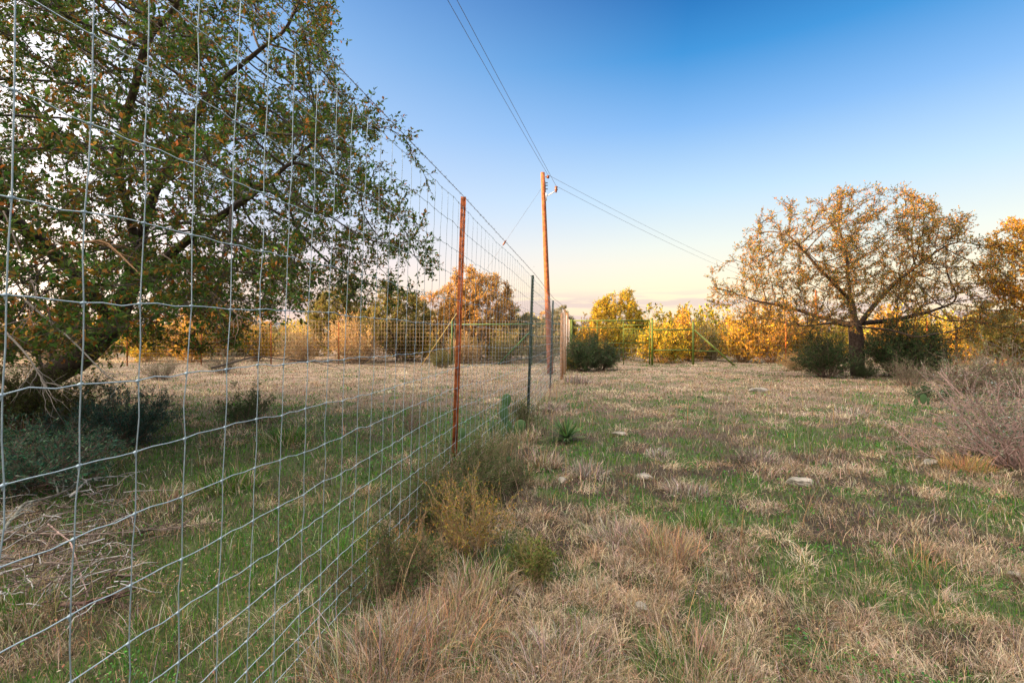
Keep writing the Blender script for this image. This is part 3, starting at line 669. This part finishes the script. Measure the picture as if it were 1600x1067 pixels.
# far thicket: one continuous mass beyond the rows above
g = G()
protos = [G(), G(), G()]
for i, (pal, sd_) in enumerate([(YEL, 61), (OLV, 62), (ORA, 63)]):
    protos[i] = shrub_g(sd_, 2.6, 1.9, 24, 260, .6, 7, .19, .55, pal, (.25,.18,.1), .03, tr=.01)
rb_ = np.random.default_rng(9)
for i in range(300):
    Y = 36+rb_.random()**1.5*90; X = rb_.uniform(-1.25,1.25)*Y
    if 0.10 < X/Y < .26 and Y < 60: continue
    g.merge(protos[rb_.integers(0,3)], off=(X,Y,gz(X,Y)), rz=rb_.uniform(0,6.28), sc=rb_.uniform(.8,1.25))
tag(g.build('distant_thicket', [M_leaf, M_twig]), 'distant sunlit thicket of yellow and olive scrub', 'thicket', kind='stuff')
# unseen tree belt left of the view, placed and sized to shade the foreground
g = G(); sh = shrub_g(71, 1.0, .55, 20, 500, .13, 8, .085, .7, DGR+OLV, (.1,.08,.06), .012, tr=.003)
belt = [(-72,12,6.8), (-37,12,6.8), (-29,5,7.2), (-26,2,8.6), (-21,-6,8.4), (-18,-14,7.5)]
for (xa,ya,ha), (xb,yb,hb_) in zip(belt[:-1], belt[1:]):
    nn_ = max(2, int(math.hypot(xb-xa, yb-ya)/1.15))
    for i in range(nn_):
        t = (i+rb_.random()*.6)/nn_
        g.merge(sh, off=(xa+(xb-xa)*t+rb_.normal(0,.5), ya+(yb-ya)*t+rb_.normal(0,.7), 0), rz=rb_.uniform(0,6.28), sc=(ha+(hb_-ha)*t)*rb_.uniform(.86,1.1))
tag(g.build('shade_belt', [M_leaf, M_twig]), 'unseen belt of dense trees left of and behind the viewer, added to shade the near pasture', 'shade_belt', kind='stuff')

# --- near shrubs
put_shrub(shrub_g(81, 1.05, 1.15, 60, 1500, .26, 7, .022, .5, [(.15,.19,.12),(.26,.29,.22),(.09,.11,.05)], (.30,.20,.17), .009, open_=.15, tr=.0028, up=.1), 'bare_shrub', 'bare pinkish grey shrub with tangled branches at the right edge', 'shrub', 5.65, 5.6, 1.12)
put_shrub(shrub_g(82, .44, .34, 30, 560, .12, 7, .017, .4, [(.30,.26,.04),(.36,.2,.03),(.14,.15,.04),(.40,.28,.08),(.10,.12,.04)], (.30,.2,.1), .004, tr=.0015), 'thorny_shrub', 'yellow tipped thorny shrub growing against the near fence', 'shrub', PX(735,3.5), 3.5, (1.0,1.0,1.25))
put_shrub(shrub_g(83, .55, .30, 40, 900, .10, 10, .020, .25, [(.06,.12,.03),(.09,.15,.04),(.13,.17,.05)], (.2,.15,.08), .004, tr=.0013), 'juniper', 'small fine needled juniper sapling right of the brown post', 'shrub', PX(745,5.3), 5.3, .85)
put_shrub(shrub_g(84, .24, .16, 22, 260, .09, 8, .022, .35, [(.10,.13,.03),(.16,.16,.04)], (.25,.18,.08), .003, tr=.0013), 'weed', 'small yellow green weed right of the thorny shrub base', 'plant', PX(838,3.15), 3.15, 1.1)
AG = [(.045,.12,.065),(.07,.16,.09),(.03,.08,.045),(.14,.20,.12)]
put_shrub(shrub_g(85, .62, .85, 80, 1700, .14, 7, .038, .28, AG, (.16,.1,.08), .005, tr=.0018), 'agarita', 'blue green spiky leaved shrub low at the left edge', 'shrub', PX(30,4.9), 4.9, 1.12)
put_shrub(shrub_g(86, .80, .80, 80, 1900, .14, 8, .036, .28, [(.03,.08,.06),(.04,.10,.075),(.025,.06,.04)], (.1,.07,.05), .005, tr=.0018), 'agarita', 'dark teal shrub beneath the leaning trunk', 'shrub', PX(185,6.9), 6.9)
put_shrub(shrub_g(87, 1.0, 1.1, 90, 2000, .18, 8, .036, .4, [(.04,.06,.015),(.06,.08,.02),(.09,.10,.02)], (.1,.07,.05), .006, tr=.002), 'shrub', 'dark olive shrub around the foot of the leaning trunk', 'shrub', PX(60,8.0), 8.0)
put_shrub(shrub_g(88, .62, .50, 40, 700, .12, 8, .03, .35, [(.05,.09,.03),(.07,.11,.04)], (.14,.1,.07), .005, tr=.0018), 'shrub', 'small green shrub in the middle of the fenced paddock', 'shrub', PX(385,8.6), 8.6)
put_shrub(shrub_g(89, .5, .35, 22, 220, .14, 1, .02, .4, [(.3,.22,.16)], (.20,.12,.09), .004, tr=.0018), 'dead_sapling', 'reddish bare twiggy sapling left of the brown post', 'plant', PX(645,8.0), 8.0)
put_shrub(shrub_g(90, .22, .22, 18, 150, .08, 0, .02, .4, DRY, (.12,.09,.07), .003, tr=.0015), 'dead_sapling', 'small dark leafless twigs in mid field', 'plant', PX(1155,5.95), 5.95, 1.3)
put_shrub(shrub_g(91, .4, .5, 30, 500, .12, 8, .032, .35, [(.05,.09,.03),(.06,.13,.06)], (.14,.1,.07), .005, tr=.0018), 'shrub', 'low green shrub between the oak and the bare shrub', 'shrub', PX(1455,11.5), 11.5)

WD = [(.06,.12,.03),(.10,.16,.04),(.16,.17,.06)]
put_shrub(shrub_g(92, .46, .32, 34, 480, .12, 6, .02, .35, WD, (.24,.18,.12), .003, tr=.0015), 'weed', 'grey green weed between the brown post and the thorny shrub', 'plant', PX(705,4.5), 4.5)
put_shrub(shrub_g(93, .48, .28, 34, 420, .12, 5, .02, .3, WD, (.28,.2,.12), .003, tr=.0015), 'weed', 'straggly weed leaning on the fence wires before the prickly pear', 'plant', PX(765,5.6), 5.6)
put_shrub(shrub_g(94, .28, .30, 24, 240, .12, 4, .02, .3, [(.3,.2,.06),(.2,.18,.06)], (.34,.2,.1), .003, tr=.0015), 'weed', 'dry orange brown weed low against the fence left of the thorny shrub', 'plant', PX(640,3.3), 3.3)
put_shrub(shrub_g(95, .5, .3, 40, 520, .13, 7, .02, .28, [(.05,.12,.02),(.08,.15,.03)], (.2,.16,.1), .003, tr=.0015), 'weed', 'dense dark green weed rubbing the fence wires left of the thorny shrub', 'plant', PX(668,4.0), 4.0)
put_shrub(shrub_g(96, .38, .3, 30, 420, .12, 6, .02, .3, WD, (.25,.2,.12), .003, tr=.0015), 'weed', 'low leafy weed between the juniper sapling and the prickly pear', 'plant', PX(775,6.2), 6.2)
for px_, Y_, h_, lab_ in [(612,2.9,1.0,'dark green weed at the fence foot nearest the viewer'), (690,3.9,1.25,'tall dark weed just left of the thorny shrub top'), (722,4.9,1.15,'dark weed clump hiding the foot of the brown post'), (752,4.6,1.1,'dark weed clump below the juniper sapling'), (812,8.0,1.2,'shady weed clump left of the dark green post'), (800,4.9,.8,'low dark weed right of the juniper sapling')]:
    put_shrub(shrub_g(int(px_), .42, .32, 34, 520, .13, 8, .019, .3, [(.03,.07,.015),(.05,.10,.02),(.09,.10,.03)], (.14,.1,.06), .003, tr=.0015), 'weed', lab_, 'plant', PX(px_,Y_), Y_, h_)
# --- yucca
def yucca(x, y, n=110, L_=.30, label=''):
    g = G(); rg = np.random.default_rng(3)
    el = np.arccos(rg.uniform(.02,.98,n)); az = rg.uniform(0,6.28,n); ln = L_*rg.uniform(.75,1.1,n)
    d = np.stack([np.sin(el)*np.cos(az), np.sin(el)*np.sin(az), np.cos(el)],-1); s_ = np.stack([-np.sin(az), np.cos(az), 0*az],-1)
    t = [0,.35,.75]; wd = [.010,.012,.007]; V = []
    for a, b in zip(t, wd):
        c = d*(a*ln)[:,None]; c[:,2] -= .05*(a**2)*np.sin(el)*ln+0; c[:,2] += .05; V += [c-s_*b, c+s_*b]
    c = d*ln[:,None]; c[:,2] += .05-.09*np.sin(el)*ln; V.append(c)
    V = np.stack(V,1); b = (np.arange(n)*7)[:,None]
    g.add(V.reshape(-1,3), np.concatenate([b+np.array([[0,1,3,2]]), b+np.array([[2,3,5,4]])]), b+np.array([[4,5,6]]), np.repeat(jit([(.06,.13,.035),(.09,.17,.05),(.14,.2,.07)],n,.2),7,0))
    return tag(g.build('yucca', M_leaf, loc=(x,y,gz(x,y))), label, 'yucca')
X, Y = at(885, 688); yucca(X, Y, L_=.37, label='spiky green yucca rosette beside the fence line')
# --- prickly pear
def pear(x, y, pads, label, s=1.0):
    root = thing('prickly_pear', label, 'cactus', (x,y,gz(x,y)))
    for (px_, pz_, yy, rz_, w_, h_, tilt) in pads:
        g = G(); nu, nv = 16, 9
        th = np.linspace(0, 2*np.pi, nu, endpoint=False); ph = np.linspace(0.05, np.pi-.05, nv)
        T, Ph = np.meshgrid(th, ph); v = np.stack([np.sin(Ph)*np.cos(T)*w_*(1+.18*np.cos(Ph)), np.sin(Ph)*np.sin(T)*.012, np.cos(Ph)*h_+h_],-1)
        ct, st_ = math.cos(tilt), math.sin(tilt); v = np.stack([v[...,0]*ct+v[...,2]*st_, v[...,1], -v[...,0]*st_+v[...,2]*ct],-1)
        cz_, sz_ = math.cos(rz_), math.sin(rz_); v = np.stack([v[...,0]*cz_-v[...,1]*sz_, v[...,0]*sz_+v[...,1]*cz_, v[...,2]],-1)+np.array([px_,yy,pz_])
        i = np.arange(nu*nv).reshape(nv,nu); g.add((v*s).reshape(-1,3), np.stack([i[:-1], np.roll(i[:-1],-1,1), np.roll(i[1:],-1,1), i[1:]],-1))
        sp = (v*s).reshape(-1,3)[::5]; tubes(g, np.stack([sp, sp+rdir(len(sp))*.02*s],1), .0008, 3, (1.0,1.0,.9))
        g.build('pad', M_pad, root)
    return root
pear(PX(788,7.2), 7.2, [(0,0,0,.3,.07,.11,.1),(.02,.18,0,.9,.07,.10,-.3),(-.1,.02,.03,1.2,.06,.10,-.4),(.12,.05,-.02,.1,.06,.09,.4),(.0,.33,.01,.4,.055,.08,.25)], 'prickly pear cluster growing through the fence near the green post', 1.35)
pear(PX(722,6.4), 6.4, [(0,.18,0,.2,.045,.07,0),(.0,.02,.0,.5,.05,.08,.1)], 'single upright cactus pad right of the brown post base')
pear(PX(797,5.6), 5.6, [(0,0,0,.2,.03,.05,.2),(-.01,.09,0,.5,.03,.04,-.2)], 'tiny cactus pads low behind the thorny shrub')
pear(PX(1442,10.8), 10.8, [(0,.05,0,.2,.15,.17,.1),(.2,.0,.05,.6,.12,.14,.4),(-.2,0,0,.2,.1,.12,-.4)], 'round bright prickly pear in front of the bare twigs at right', .62)

# --- stones
STONES = []
def stone(px, py, w_, d_, h_, label, seed, sink=.62):
    X, Y = at(px, py); w_, d_, h_ = w_*1.25, d_*1.25, h_*1.2; rg = np.random.default_rng(seed); nu, nv = 34, 20
    STONES.append((X, Y, w_)); T, Ph = np.meshgrid(np.linspace(0,2*np.pi,nu,endpoint=False), np.linspace(.02,np.pi-.02,nv))
    d = np.stack([np.sin(Ph)*np.cos(T), np.sin(Ph)*np.sin(T), np.cos(Ph)],-1); rr = np.ones(T.shape)
    for k in range(13):
        nrm = norm(rg.standard_normal(3)); lim = rg.uniform(.5,.9); dt = d@nrm; rr = np.where(dt > 1e-3, np.minimum(rr, lim/np.maximum(dt,1e-3)), rr)
    rr = rr*(1+.16*(fbm(d[...,0]*5+seed+d[...,2]*3, d[...,1]*5+d[...,2]*4, seed)-.5)*2)
    v = d*rr[...,None]*np.array([w_,d_,h_]); i = np.arange(nu*nv).reshape(nv,nu)
    g = G(); g.add(v.reshape(-1,3), np.stack([i[:-1], np.roll(i[:-1],-1,1), np.roll(i[1:],-1,1), i[1:]],-1))
    o = g.build('stone', M_rock, smooth=False, loc=(X,Y,gz(X,Y)+h_*(1-sink)+.01)); o.rotation_euler = (0,0,rg.uniform(-.3,.3)); tag(o, label, 'stone', 'limestone pieces lying in the grass')
for a in [(1245,757,.13,.10,.045,'largest flat grey stone in the mid field',1), (1455,724,.12,.06,.035,'long pale flat stone near the bare shrub',2),
          (1008,750,.07,.05,.035,'pale rounded stone in mid field left of the mauve tuft',3), (878,756,.05,.04,.035,'small whitish stone right of the tiny cactus pads',4),
          (1000,957,.035,.03,.028,'angular cream stone in the right foreground grass',5), (832,993,.022,.018,.016,'tiny white stone in the lower middle foreground',6),
          (802,996,.02,.016,.012,'tiny flat stone left of the tiny white one',7), (1585,900,.04,.025,.02,'small pale stone at the right edge',8),
          (968,680,.10,.06,.03,'flat pale stone right of the yucca',9), (1185,612,.22,.14,.07,'far pale stone in the grass before the right oak',10),]: stone(*a)

g = G()
for X_, Y_, w_ in STONES:
    n = int(60+900*w_); a_ = R0.uniform(0,6.28,n); x = X_+np.cos(a_)*w_*R0.uniform(.75,1.25,n); y = Y_+np.sin(a_)*w_*.8*R0.uniform(.75,1.25,n)
    blades(g, x, y, R0.uniform(.03,.10,n), R0.uniform(.3,1.8,n), R0.uniform(0,6.28,n), np.full(n, max(.0018,.0009*Y_)), jit(DRY+GRN[:2], n, .3), 3)
tag(g.build('stone_side_grass', M_grass), 'grass crowding round the half buried stones', 'grass', kind='stuff')
# ------------------------------------------------------------------ fallen branches at lower left
rg = np.random.default_rng(44)
def fallen(pts, r0, r1, nt_, c_, label, tw=.35):
    g = G(); limb(g, pts, r0, r1, nt_, c_, tw, rg, 18); tag(g.build('fallen_branch', M_bark), label, 'branch')
def gp(px, py, up=.03): X, Y = at(px, py); return np.array((X, Y, gz(X,Y)+up))
fallen([gp(110,800,.15), gp(135,768,.12), gp(165,755,.08), gp(200,748,.04)], .011, .006, 4, (.30,.30,.27), 'lichen covered stick lying beyond the pile, rightmost end up')
fallen([gp(0,860,.12), gp(40,810,.15), gp(90,790,.10), gp(120,770,.08)], .012, .007, 8, (.22,.23,.19), 'thick grey lichened branch on top of the brush pile')
fallen([gp(-20,850,.10), gp(120,855,.09), gp(220,838,.05), gp(350,820,.04)], .008, .003, 12, (.20,.16,.13), 'long thin branch reaching right out of the brush pile')
fallen([gp(75,845,.12), gp(110,880,.14), gp(138,945,.05)], .007, .003, 3, (.30,.22,.19), 'pale bent stick leaning down at the front of the pile')
fallen([gp(95,955,.03), gp(150,948,.03), gp(190,935,.03)], .012, .006, 5, (.13,.08,.065), 'short dark log at the foot of the brush pile')
g = G()
for k in range(620):
    px, py = rg.uniform(-120,230), rg.uniform(775,960)
    if px > 190 and py > 900: continue
    a = gp(px, py, rg.uniform(.01,.16)); d = rdir(1, rg)[0]; d[2] *= .45; ln = rg.uniform(.12,.42); Q = a+np.linspace(0,1,6)[:,None]*d*ln
    Q[1:] += np.cumsum(rg.normal(0,ln*.03,(5,3)),0); Q[:,2] = np.maximum(Q[:,2], ground(Q[:,0],Q[:,1])+.01)
    tubes(g, Q, np.linspace(rg.uniform(.002,.0055),.0012,6), 4, np.array([(.13,.10,.08),(.07,.045,.035),(.36,.35,.32),(.17,.13,.105)][rg.integers(0,4)]))
tag(g.build('brush_pile', M_twig), 'tangled pile of dead grey and brown twigs on the ground', 'brush pile')

# ------------------------------------------------------------------ net wire fence, near run
LEV = [2.314,2.105,1.89,1.68,1.455,1.232,1.015,.815,.632,.445,.287,.132,.003,-.12,-.21,-.30]
LEVF = [z+.1 for z in LEV[:9]]+[.52,.36,.21,.1]   # farther runs: fewer, wider rows
TANF = .1625
def fx(y): return -.53+TANF*(y-4.8)
POSTS = [(-.53,4.8), (PX(827,9.0),9.0), (PX(861,14.3),14.3), (PX(878,17.2),17.2)]
START = (fx(-2.0), -2.0)
line = [START]+POSTS
LX = np.array([p[0] for p in line]); LY = np.array([p[1] for p in line])
def fdrop(y): return np.interp(y, [-2, 4.8, 9.0, 14.3, 17.2], [0, 0, -.22, -.32, -.38])
LEAN = .035
def fpt(y, z):     # point of the fence plane at depth y, level z above its own foot
    y = np.asarray(y, float); z = np.asarray(z, float); x = np.interp(y, LY, LX)
    return np.stack(np.broadcast_arrays(x+LEAN*z, y, z+fdrop(y)*(z+.36)/2.75), -1)
rg = np.random.default_rng(2)
ystep = .169*math.cos(math.atan(TANF)); yv = np.arange(-2, 17.2, ystep); yv = yv+(1.262-yv[np.argmin(abs(yv-1.262))])
nV = len(yv); ZJ = rg.normal(0,.004,(nV,len(LEV)))
for j in range(len(LEV)): ZJ[:,j] += .010*np.sin(yv*1.9+j*.7)
YJ = rg.normal(0,.004,(nV,len(LEV)))+ .004*np.sin(np.arange(nV)*1.7)[:,None]
K = np.zeros((nV,len(LEV),3))
for j, z in enumerate(LEV): K[:,j] = fpt(yv+YJ[:,j], z+ZJ[:,j])
fence = thing('net_wire_fence', 'tall galvanised net wire fence running from the left foreground to the gate', 'fence', (POSTS[0][0], POSTS[0][1], 0))
g = G()
rad = np.interp(yv, [1,5,10], [.0019,.0017,.0016])
wc = np.array([(.31,.39,.42)])
for j in range(len(LEV)):      # horizontal strands: knots plus crimps between
    a = K[:-1,j]; b = K[1:,j]; t1_ = a*.67+b*.33; t2_ = a*.33+b*.67
    t1_[:,2] += rg.normal(0,.0022,len(a))+.002; t2_[:,2] += rg.normal(0,.0022,len(a))-.002
    P = np.concatenate([np.stack([a,t1_,t2_],1).reshape(-1,3), K[-1:,j]]); rr = np.append(np.repeat(rad[:-1],3), rad[-1])
    tubes(g, P, rr, 5, wc[0]*(1.12 if j in (0,len(LEV)-1) else 1))
mids = []
P = np.zeros((nV, len(LEV)*2-1, 3)); P[:,0::2] = K; P[:,1::2] = (K[:,:-1]+K[:,1:])/2; P[:,1::2] += rg.normal(0,.0022,(nV,len(LEV)-1,3))
P[:,:,0] += .004   # stays pass in front of the strands
RR = np.repeat(rad[:,None]*.92, P.shape[1], 1); tubes(g, P, RR, 5, np.clip(wc*rg.normal(1,.05,(nV,1)),0,1))
kn = K.reshape(-1,3)+np.array([.002,0,0]); d = np.array([.14,1,.2]); d = d/np.linalg.norm(d); kr = np.repeat(rad, len(LEV))
tubes(g, np.stack([kn-d*.008, kn-d*.004, kn+d*.004, kn+d*.008],1), np.stack([kr*1.3, kr*2.1, kr*2.1, kr*1.3],1), 6, wc[0]*1.05)
dz = np.array([0,0,1.]); tubes(g, np.stack([kn-dz*.013, kn-dz*.007, kn+dz*.004],1), np.stack([kr*1.2,kr*1.7,kr*1.5],1), 5, wc[0]*1.05)
child(g, 'wire_mesh', M_wire, fence)
g = G()                        # barbed top strand
yy = np.arange(-2, 17.2, .03); c = fpt(yy, 2.42); ph = yy*60
for s_ in (0, math.pi):
    Q = c.copy(); Q[:,0] += .0028*np.cos(ph+s_); Q[:,2] += .0028*np.sin(ph+s_); tubes(g, Q, .0017, 4, np.array((.25,.24,.24)))
bi_ = np.arange(2, len(yy)-1, 4); B = c[bi_]
for k in range(4):
    dd = rdir(len(B), rg); dd[:,1] *= .3; tubes(g, np.stack([B-norm(dd)*.004, B+norm(dd)*.017],1), np.array([.0016,.0008]), 3, np.array((.25,.24,.24)))
child(g, 'barbed_wire', M_wire, fence)
def tpost(parent, x, y, z0, H, m, lean=(LEAN,0), s=1.0, name='post', rz=0.0, clips=True):
    g = G(); cz_, sz_ = math.cos(rz), math.sin(rz)
    Rm = np.array([[cz_,-sz_,0],[sz_,cz_,0],[0,0,1.]])
    def bx(c, sz):
        n0 = len(g.v); box(g, (0,0,0), sz); v = g.v[-1]+np.array(c); v = v@Rm.T; v[:,0] += v[:,2]*lean[0]; v[:,1] += v[:,2]*lean[1]; g.v[-1] = v
    bx((0,0,H/2), (.006*s,.034*s,H)); bx((-.020*s,0,H/2), (.034*s,.006*s,H)); bx((-.039*s,0,H/2), (.004*s,.012*s,H))
    for z in np.arange(.1, H-.03, .054): bx((.006,0,z), (.009,.014,.022))
    o = g.build(name, m); o.parent = parent; o.location = Vector((x,y,z0))-Vector(parent.location)
    if clips:
        for z in [z_-z0 for z_ in LEV[0:-1:2]]:
            g = G(); p_ = np.array([(.012,-.03,z),(.016,0,z+.004),(.0,.026,z),(-.02,.022,z-.006)])@Rm.T; p_[:,0] += p_[:,2]*lean[0]; tubes(g, p_, .0018, 4, (.5,.5,.5))
            c2 = g.build('wire_clip', M_wire); c2.parent = o
    return o
for i, (m_, z0, H, lab) in enumerate([(M_rust, -.44, 2.86, 'rusty brown steel post'), (M_dgreen, -.42, 2.58, 'dark green steel post'), (M_dgreen, -.40, 2.45, 'dark steel post in front of the utility pole')]):
    o = tpost(fence, POSTS[i][0]-.012, POSTS[i][1], z0, H, m_, rz=.16+(.5 if i == 0 else 0)); o['label'] = lab
# sunlit run from the corner to the gate
def net(g, P0, P1, z0, z1, levs, step, r, col, rng=rg):
    P0 = np.array(P0, float); P1 = np.array(P1, float); Ln = np.linalg.norm(P1-P0); n = max(2,int(Ln/step)+1); t = np.linspace(0,1,n); XY = P0+(P1-P0)*t[:,None]; zb = z0+(z1-z0)*t
    for z in levs: tubes(g, np.column_stack([XY, zb+z+rng.normal(0,.004,n)]), r, 4, np.array(col))
    P = np.stack([np.column_stack([XY, zb+z]) for z in (levs[0], levs[len(levs)//2], levs[-1])],1); P[:,:,:2] += rng.normal(0,.003,(n,3,2)); tubes(g, P, r*.9, 4, np.array(col))
CX, CY = POSTS[3]; GX, GY = PX(890,27), 27.0
f2 = thing('net_wire_fence', 'short sunlit run of net fence between the corner post and the gate', 'fence', (CX,CY,-.45))
g = G(); net(g, (CX,CY), (GX,GY), -.42, -.58, LEVF, .169, .0035, (.6,.5,.4)); child(g, 'wire_mesh', M_wire, f2)
for (x_, y_, H, m_) in [(CX,CY,2.28,M_wood), (CX+.34,CY+2.6,2.5,M_wood), (CX+.8,CY+5.8,2.5,M_wood)]:
    g = G(); tubes(g, np.array([(x_,y_,-.6),(x_,y_,.8),(x_+.01,y_,-.45+H)]), np.array([.062,.058,.054]), 12); child(g, 'post', m_, f2)
# back fence of the paddock
f3 = thing('net_wire_fence', 'distant net wire fence crossing behind the left paddock', 'fence', (PX(600,28), 28, -.6))
def pipe(g, a, b, r, s=12): tubes(g, np.array([a, (np.array(a)+np.array(b))/2, b], float), r, s)
g = G(); net(g, (-32,24.5), (-6,27.6), -.62, -.6, [z*.98 for z in LEVF], .17, .0031, (.5,.38,.27)); net(g, (-6,27.6), (GX-.12,27.05), -.6, -.58, [z*.98 for z in LEVF], .17, .0031, (.45,.37,.28)); child(g, 'wire_mesh', M_wire, f3)
for x_ in (-30,-26.5,-23,-19.5,-16,-12.6,-9.2): tpost(f3, x_, float(np.interp(x_,[-32,-6],[24.5,27.6]))-.03, -.65, 2.4, M_rust, (0,0), 1.3, clips=False, rz=1.57)
for x_, m_ in ((-3.2,M_green), (1.05,M_green)):
    g = G(); pipe(g, (x_,27.35,-.7), (x_,27.35,1.85), .045); child(g, 'post', m_, f3)
g = G(); pipe(g, (-3.1,27.3,1.6), (GX-.2,27.1,1.62), .03); child(g, 'rail', M_green, f3)
g = G(); pipe(g, (1.0,27.15,1.25), (-.75,27.15,-.55), .035); child(g, 'brace', M_green, f3)
# gate
def bar(g, x0, y0, x1, y1, Y, r=.03): pipe(g, P3(x0,y0,Y), P3(x1,y1,Y), r, 10)
gate = thing('gate', 'tall green pipe ranch gate at the far end of the field', 'gate', (GX+.1,GY,-.55))
GYc = 27.0
g = G()
for a in [(893,501,1015,501),(893,571,1015,571),(893,501,893,571),(1015,501,1015,571)]: bar(g, *a, GYc, .035)
child(g, 'frame', M_ygreen, gate)
for a in [(893,512,974,512),(893,536,1015,536),(974,508,1015,508),(974,514,1015,514)]:
    g = G(); bar(g, *a, GYc, .025); child(g, 'rail', M_ygreen, gate)
for a in [(933,501,933,571),(974,501,974,571)]:
    g = G(); bar(g, *a, GYc, .025); child(g, 'upright', M_ygreen, gate)
g = G()
for px in np.linspace(976,1013,10): bar(g, px,514,px,536, GYc-.03, .008)
for py in (518,522,526,530): bar(g, 975,py,1014,py, GYc-.03, .008)
child(g, 'mesh_panel', M_ygreen, gate)
g = G(); net(g, (PX(893,27)+.05,27.04), (PX(1014,27),27.04), -.5, -.5, [0,.2,.4,.6,.85,1.1], .3, .004, (.3,.3,.25)); child(g, 'wire_mesh', M_wire, gate)
# gate post + H brace on the right
hb = thing('pipe_fence', 'green pipe posts with rails and slanting brace right of the gate', 'fence', (PX(1019,27),27,-.6))
for px in (1019, 1083):
    g = G(); bar(g, px, 577, px, 498 if px == 1019 else 503, 27, .06); o = child(g, 'post', M_ygreen, hb)
    g = G(); tp = P3(px, 498 if px == 1019 else 503, 27); tubes(g, np.array([tp, tp+np.array([0,0,.03])]), np.array([.064,.04]), 12); c_ = g.build('cap', M_ygreen); c_.parent = o
for a in [(1019,515,1083,515),(1019,547,1083,547),(1083,548,1122,549)]:
    g = G(); bar(g, *a, 27, .035); child(g, 'rail', M_ygreen, hb)
g = G(); pipe(g, P3(1084,515,27), np.array([PX(1150,26.2),26.2,-.6]), .045); child(g, 'brace', M_ygreen, hb)
g = G(); pipe(g, P3(893,499,27), P3(893,577,27), .06); child(g, 'post', M_ygreen, gate)
f4 = thing('net_wire_fence', 'net fence running behind the right oak from the green pipe posts', 'fence', (PX(1120,27),27,-.6))
g = G(); net(g, (PX(1085,27),27.05), (36,24.5), -.6, -.6, LEVF, .17, .0024, (.2,.17,.12)); child(g, 'wire_mesh', M_wire, f4)
for x_ in (14.2,17.6,21.0,24.5,28,31.5): tpost(f4, x_, float(np.interp(x_,[9.6,36],[27.05,24.5]))-.03, -.65, 2.4, M_rust, (0,0), 1.3, clips=False, rz=1.57)
lp = thing('steel_post', 'lone sunlit orange steel post right of the dark junipers', 'post', (PX(1495,20),20,-.6)); tpost(lp, PX(1495,20), 20, -.55, 1.7, M_rust, (0,0), 1.6, clips=False)

# ------------------------------------------------------------------ utility pole and lines
PY = 20.0; pt = P3(848,270,PY); pb = np.array([PX(860,PY), PY, -.6])
up = thing('utility_pole', 'tall leaning wooden utility pole beside the fence', 'pole', tuple(pb))
g = G(); t = np.linspace(0,1,10)[:,None]; tubes(g, pb+(pt-pb)*t, np.linspace(.12,.08,10), 18); child(g, 'pole', M_pole, up)
g = G(); a = P3(849,277,PY); tubes(g, np.array([a+(.08,-.02,0), a+(.22,-.02,0)]), .02, 8); tubes(g, np.array([a+(.18,-.02,-.05), a+(.18,-.02,.03), a+(.18,-.02,.07)]), np.array([.05,.06,.03]), 12); child(g, 'insulator', M_porc, up)
g = G(); a = P3(853,307,PY); b = P3(868,299,PY); tubes(g, np.array([a,b]), .022, 8); box(g, a+(-.0,-.03,-.03), (.06,.05,.3)); child(g, 'bracket_arm', M_white, up)
g = G(); b = P3(869,299,PY); tubes(g, np.array([b+(0,0,-.05), b+(0,0,.02), b+(0,0,.05), b+(0,0,.11), b+(0,0,.16), b+(0,0,.2)]), np.array([.03,.035,.07,.04,.07,.03]), 12); child(g, 'insulator', M_porc, up)
g = G(); a = P3(851,290,PY)
for dz_ in (0,-.14,.1): box(g, a+(.08,0,dz_), (.08,.04,.03))
tubes(g, np.array([pt+(.11,0,-.35), pt+(.13,0,-3), pb+(.16,0,.2)]), .008, 6); child(g, 'hardware', M_cable, up)
g = G(); a = P3(847,293,PY); b = np.array([PX(651,22), 22, -.55]); tubes(g, np.array([a, (a+b)/2, b]), .0045, 6); child(g, 'guy_wire', M_cable, up)
g = G(); q0 = b+(a-b)*.03; q1 = b+(a-b)*.34; tubes(g, np.array([q0,(q0+q1)/2,q1]), .019, 8); child(g, 'guy_guard', M_yellow, up)
g = G(); m_ = a+(b-a)*.28; d = norm(b-a); tubes(g, np.array([m_-d*.12, m_, m_+d*.12]), np.array([.02,.04,.02]), 8); child(g, 'guy_insulator', M_porc, up)
p2 = np.array([44.5, 75.0, -.7]); up2 = thing('utility_pole', 'far utility pole barely showing through the right oak', 'pole', tuple(p2))
g = G(); tubes(g, np.array([p2, p2+(0,0,4), p2+(0,0,8.1)]), np.array([.17,.14,.12]), 14); child(g, 'pole', M_pole, up2)
g = G(); tubes(g, np.array([p2+(.0,0,7.5), p2+(.5,0,7.7)]), .03, 8); child(g, 'bracket_arm', M_white, up2)
def cable(a, b, sag, label, r=.006, n=40):
    t = np.linspace(0,1,n)[:,None]; P = a+(b-a)*t; P[:,2] -= sag*4*(t*(1-t))[:,0]; g = G(); tubes(g, P, r, 5); tag(g.build('power_line', M_cable), label, 'power line', 'overhead lines at the utility pole')
i1 = P3(849,277,PY)+(.18,-.02,.08); i2 = P3(869,299,PY)+(0,0,.2)
cable(i1, np.array([-7.5,-15,8.6]), .3, 'upper overhead cable coming from above the viewer to the pole top')
cable(i2+(0,0,0), np.array([-7.3,-15,8.25]), .05, 'lower overhead cable coming from above the viewer to the bracket arm')
cable(i1, p2+(0,0,8.0), 1.0, 'upper cable running right from the pole towards the oak')
cable(i2, p2+(.4,0,7.6), 1.1, 'lower cable running right from the bracket arm towards the oak')
print('tris', sum(len(m.polygons) for m in bpy.data.meshes))
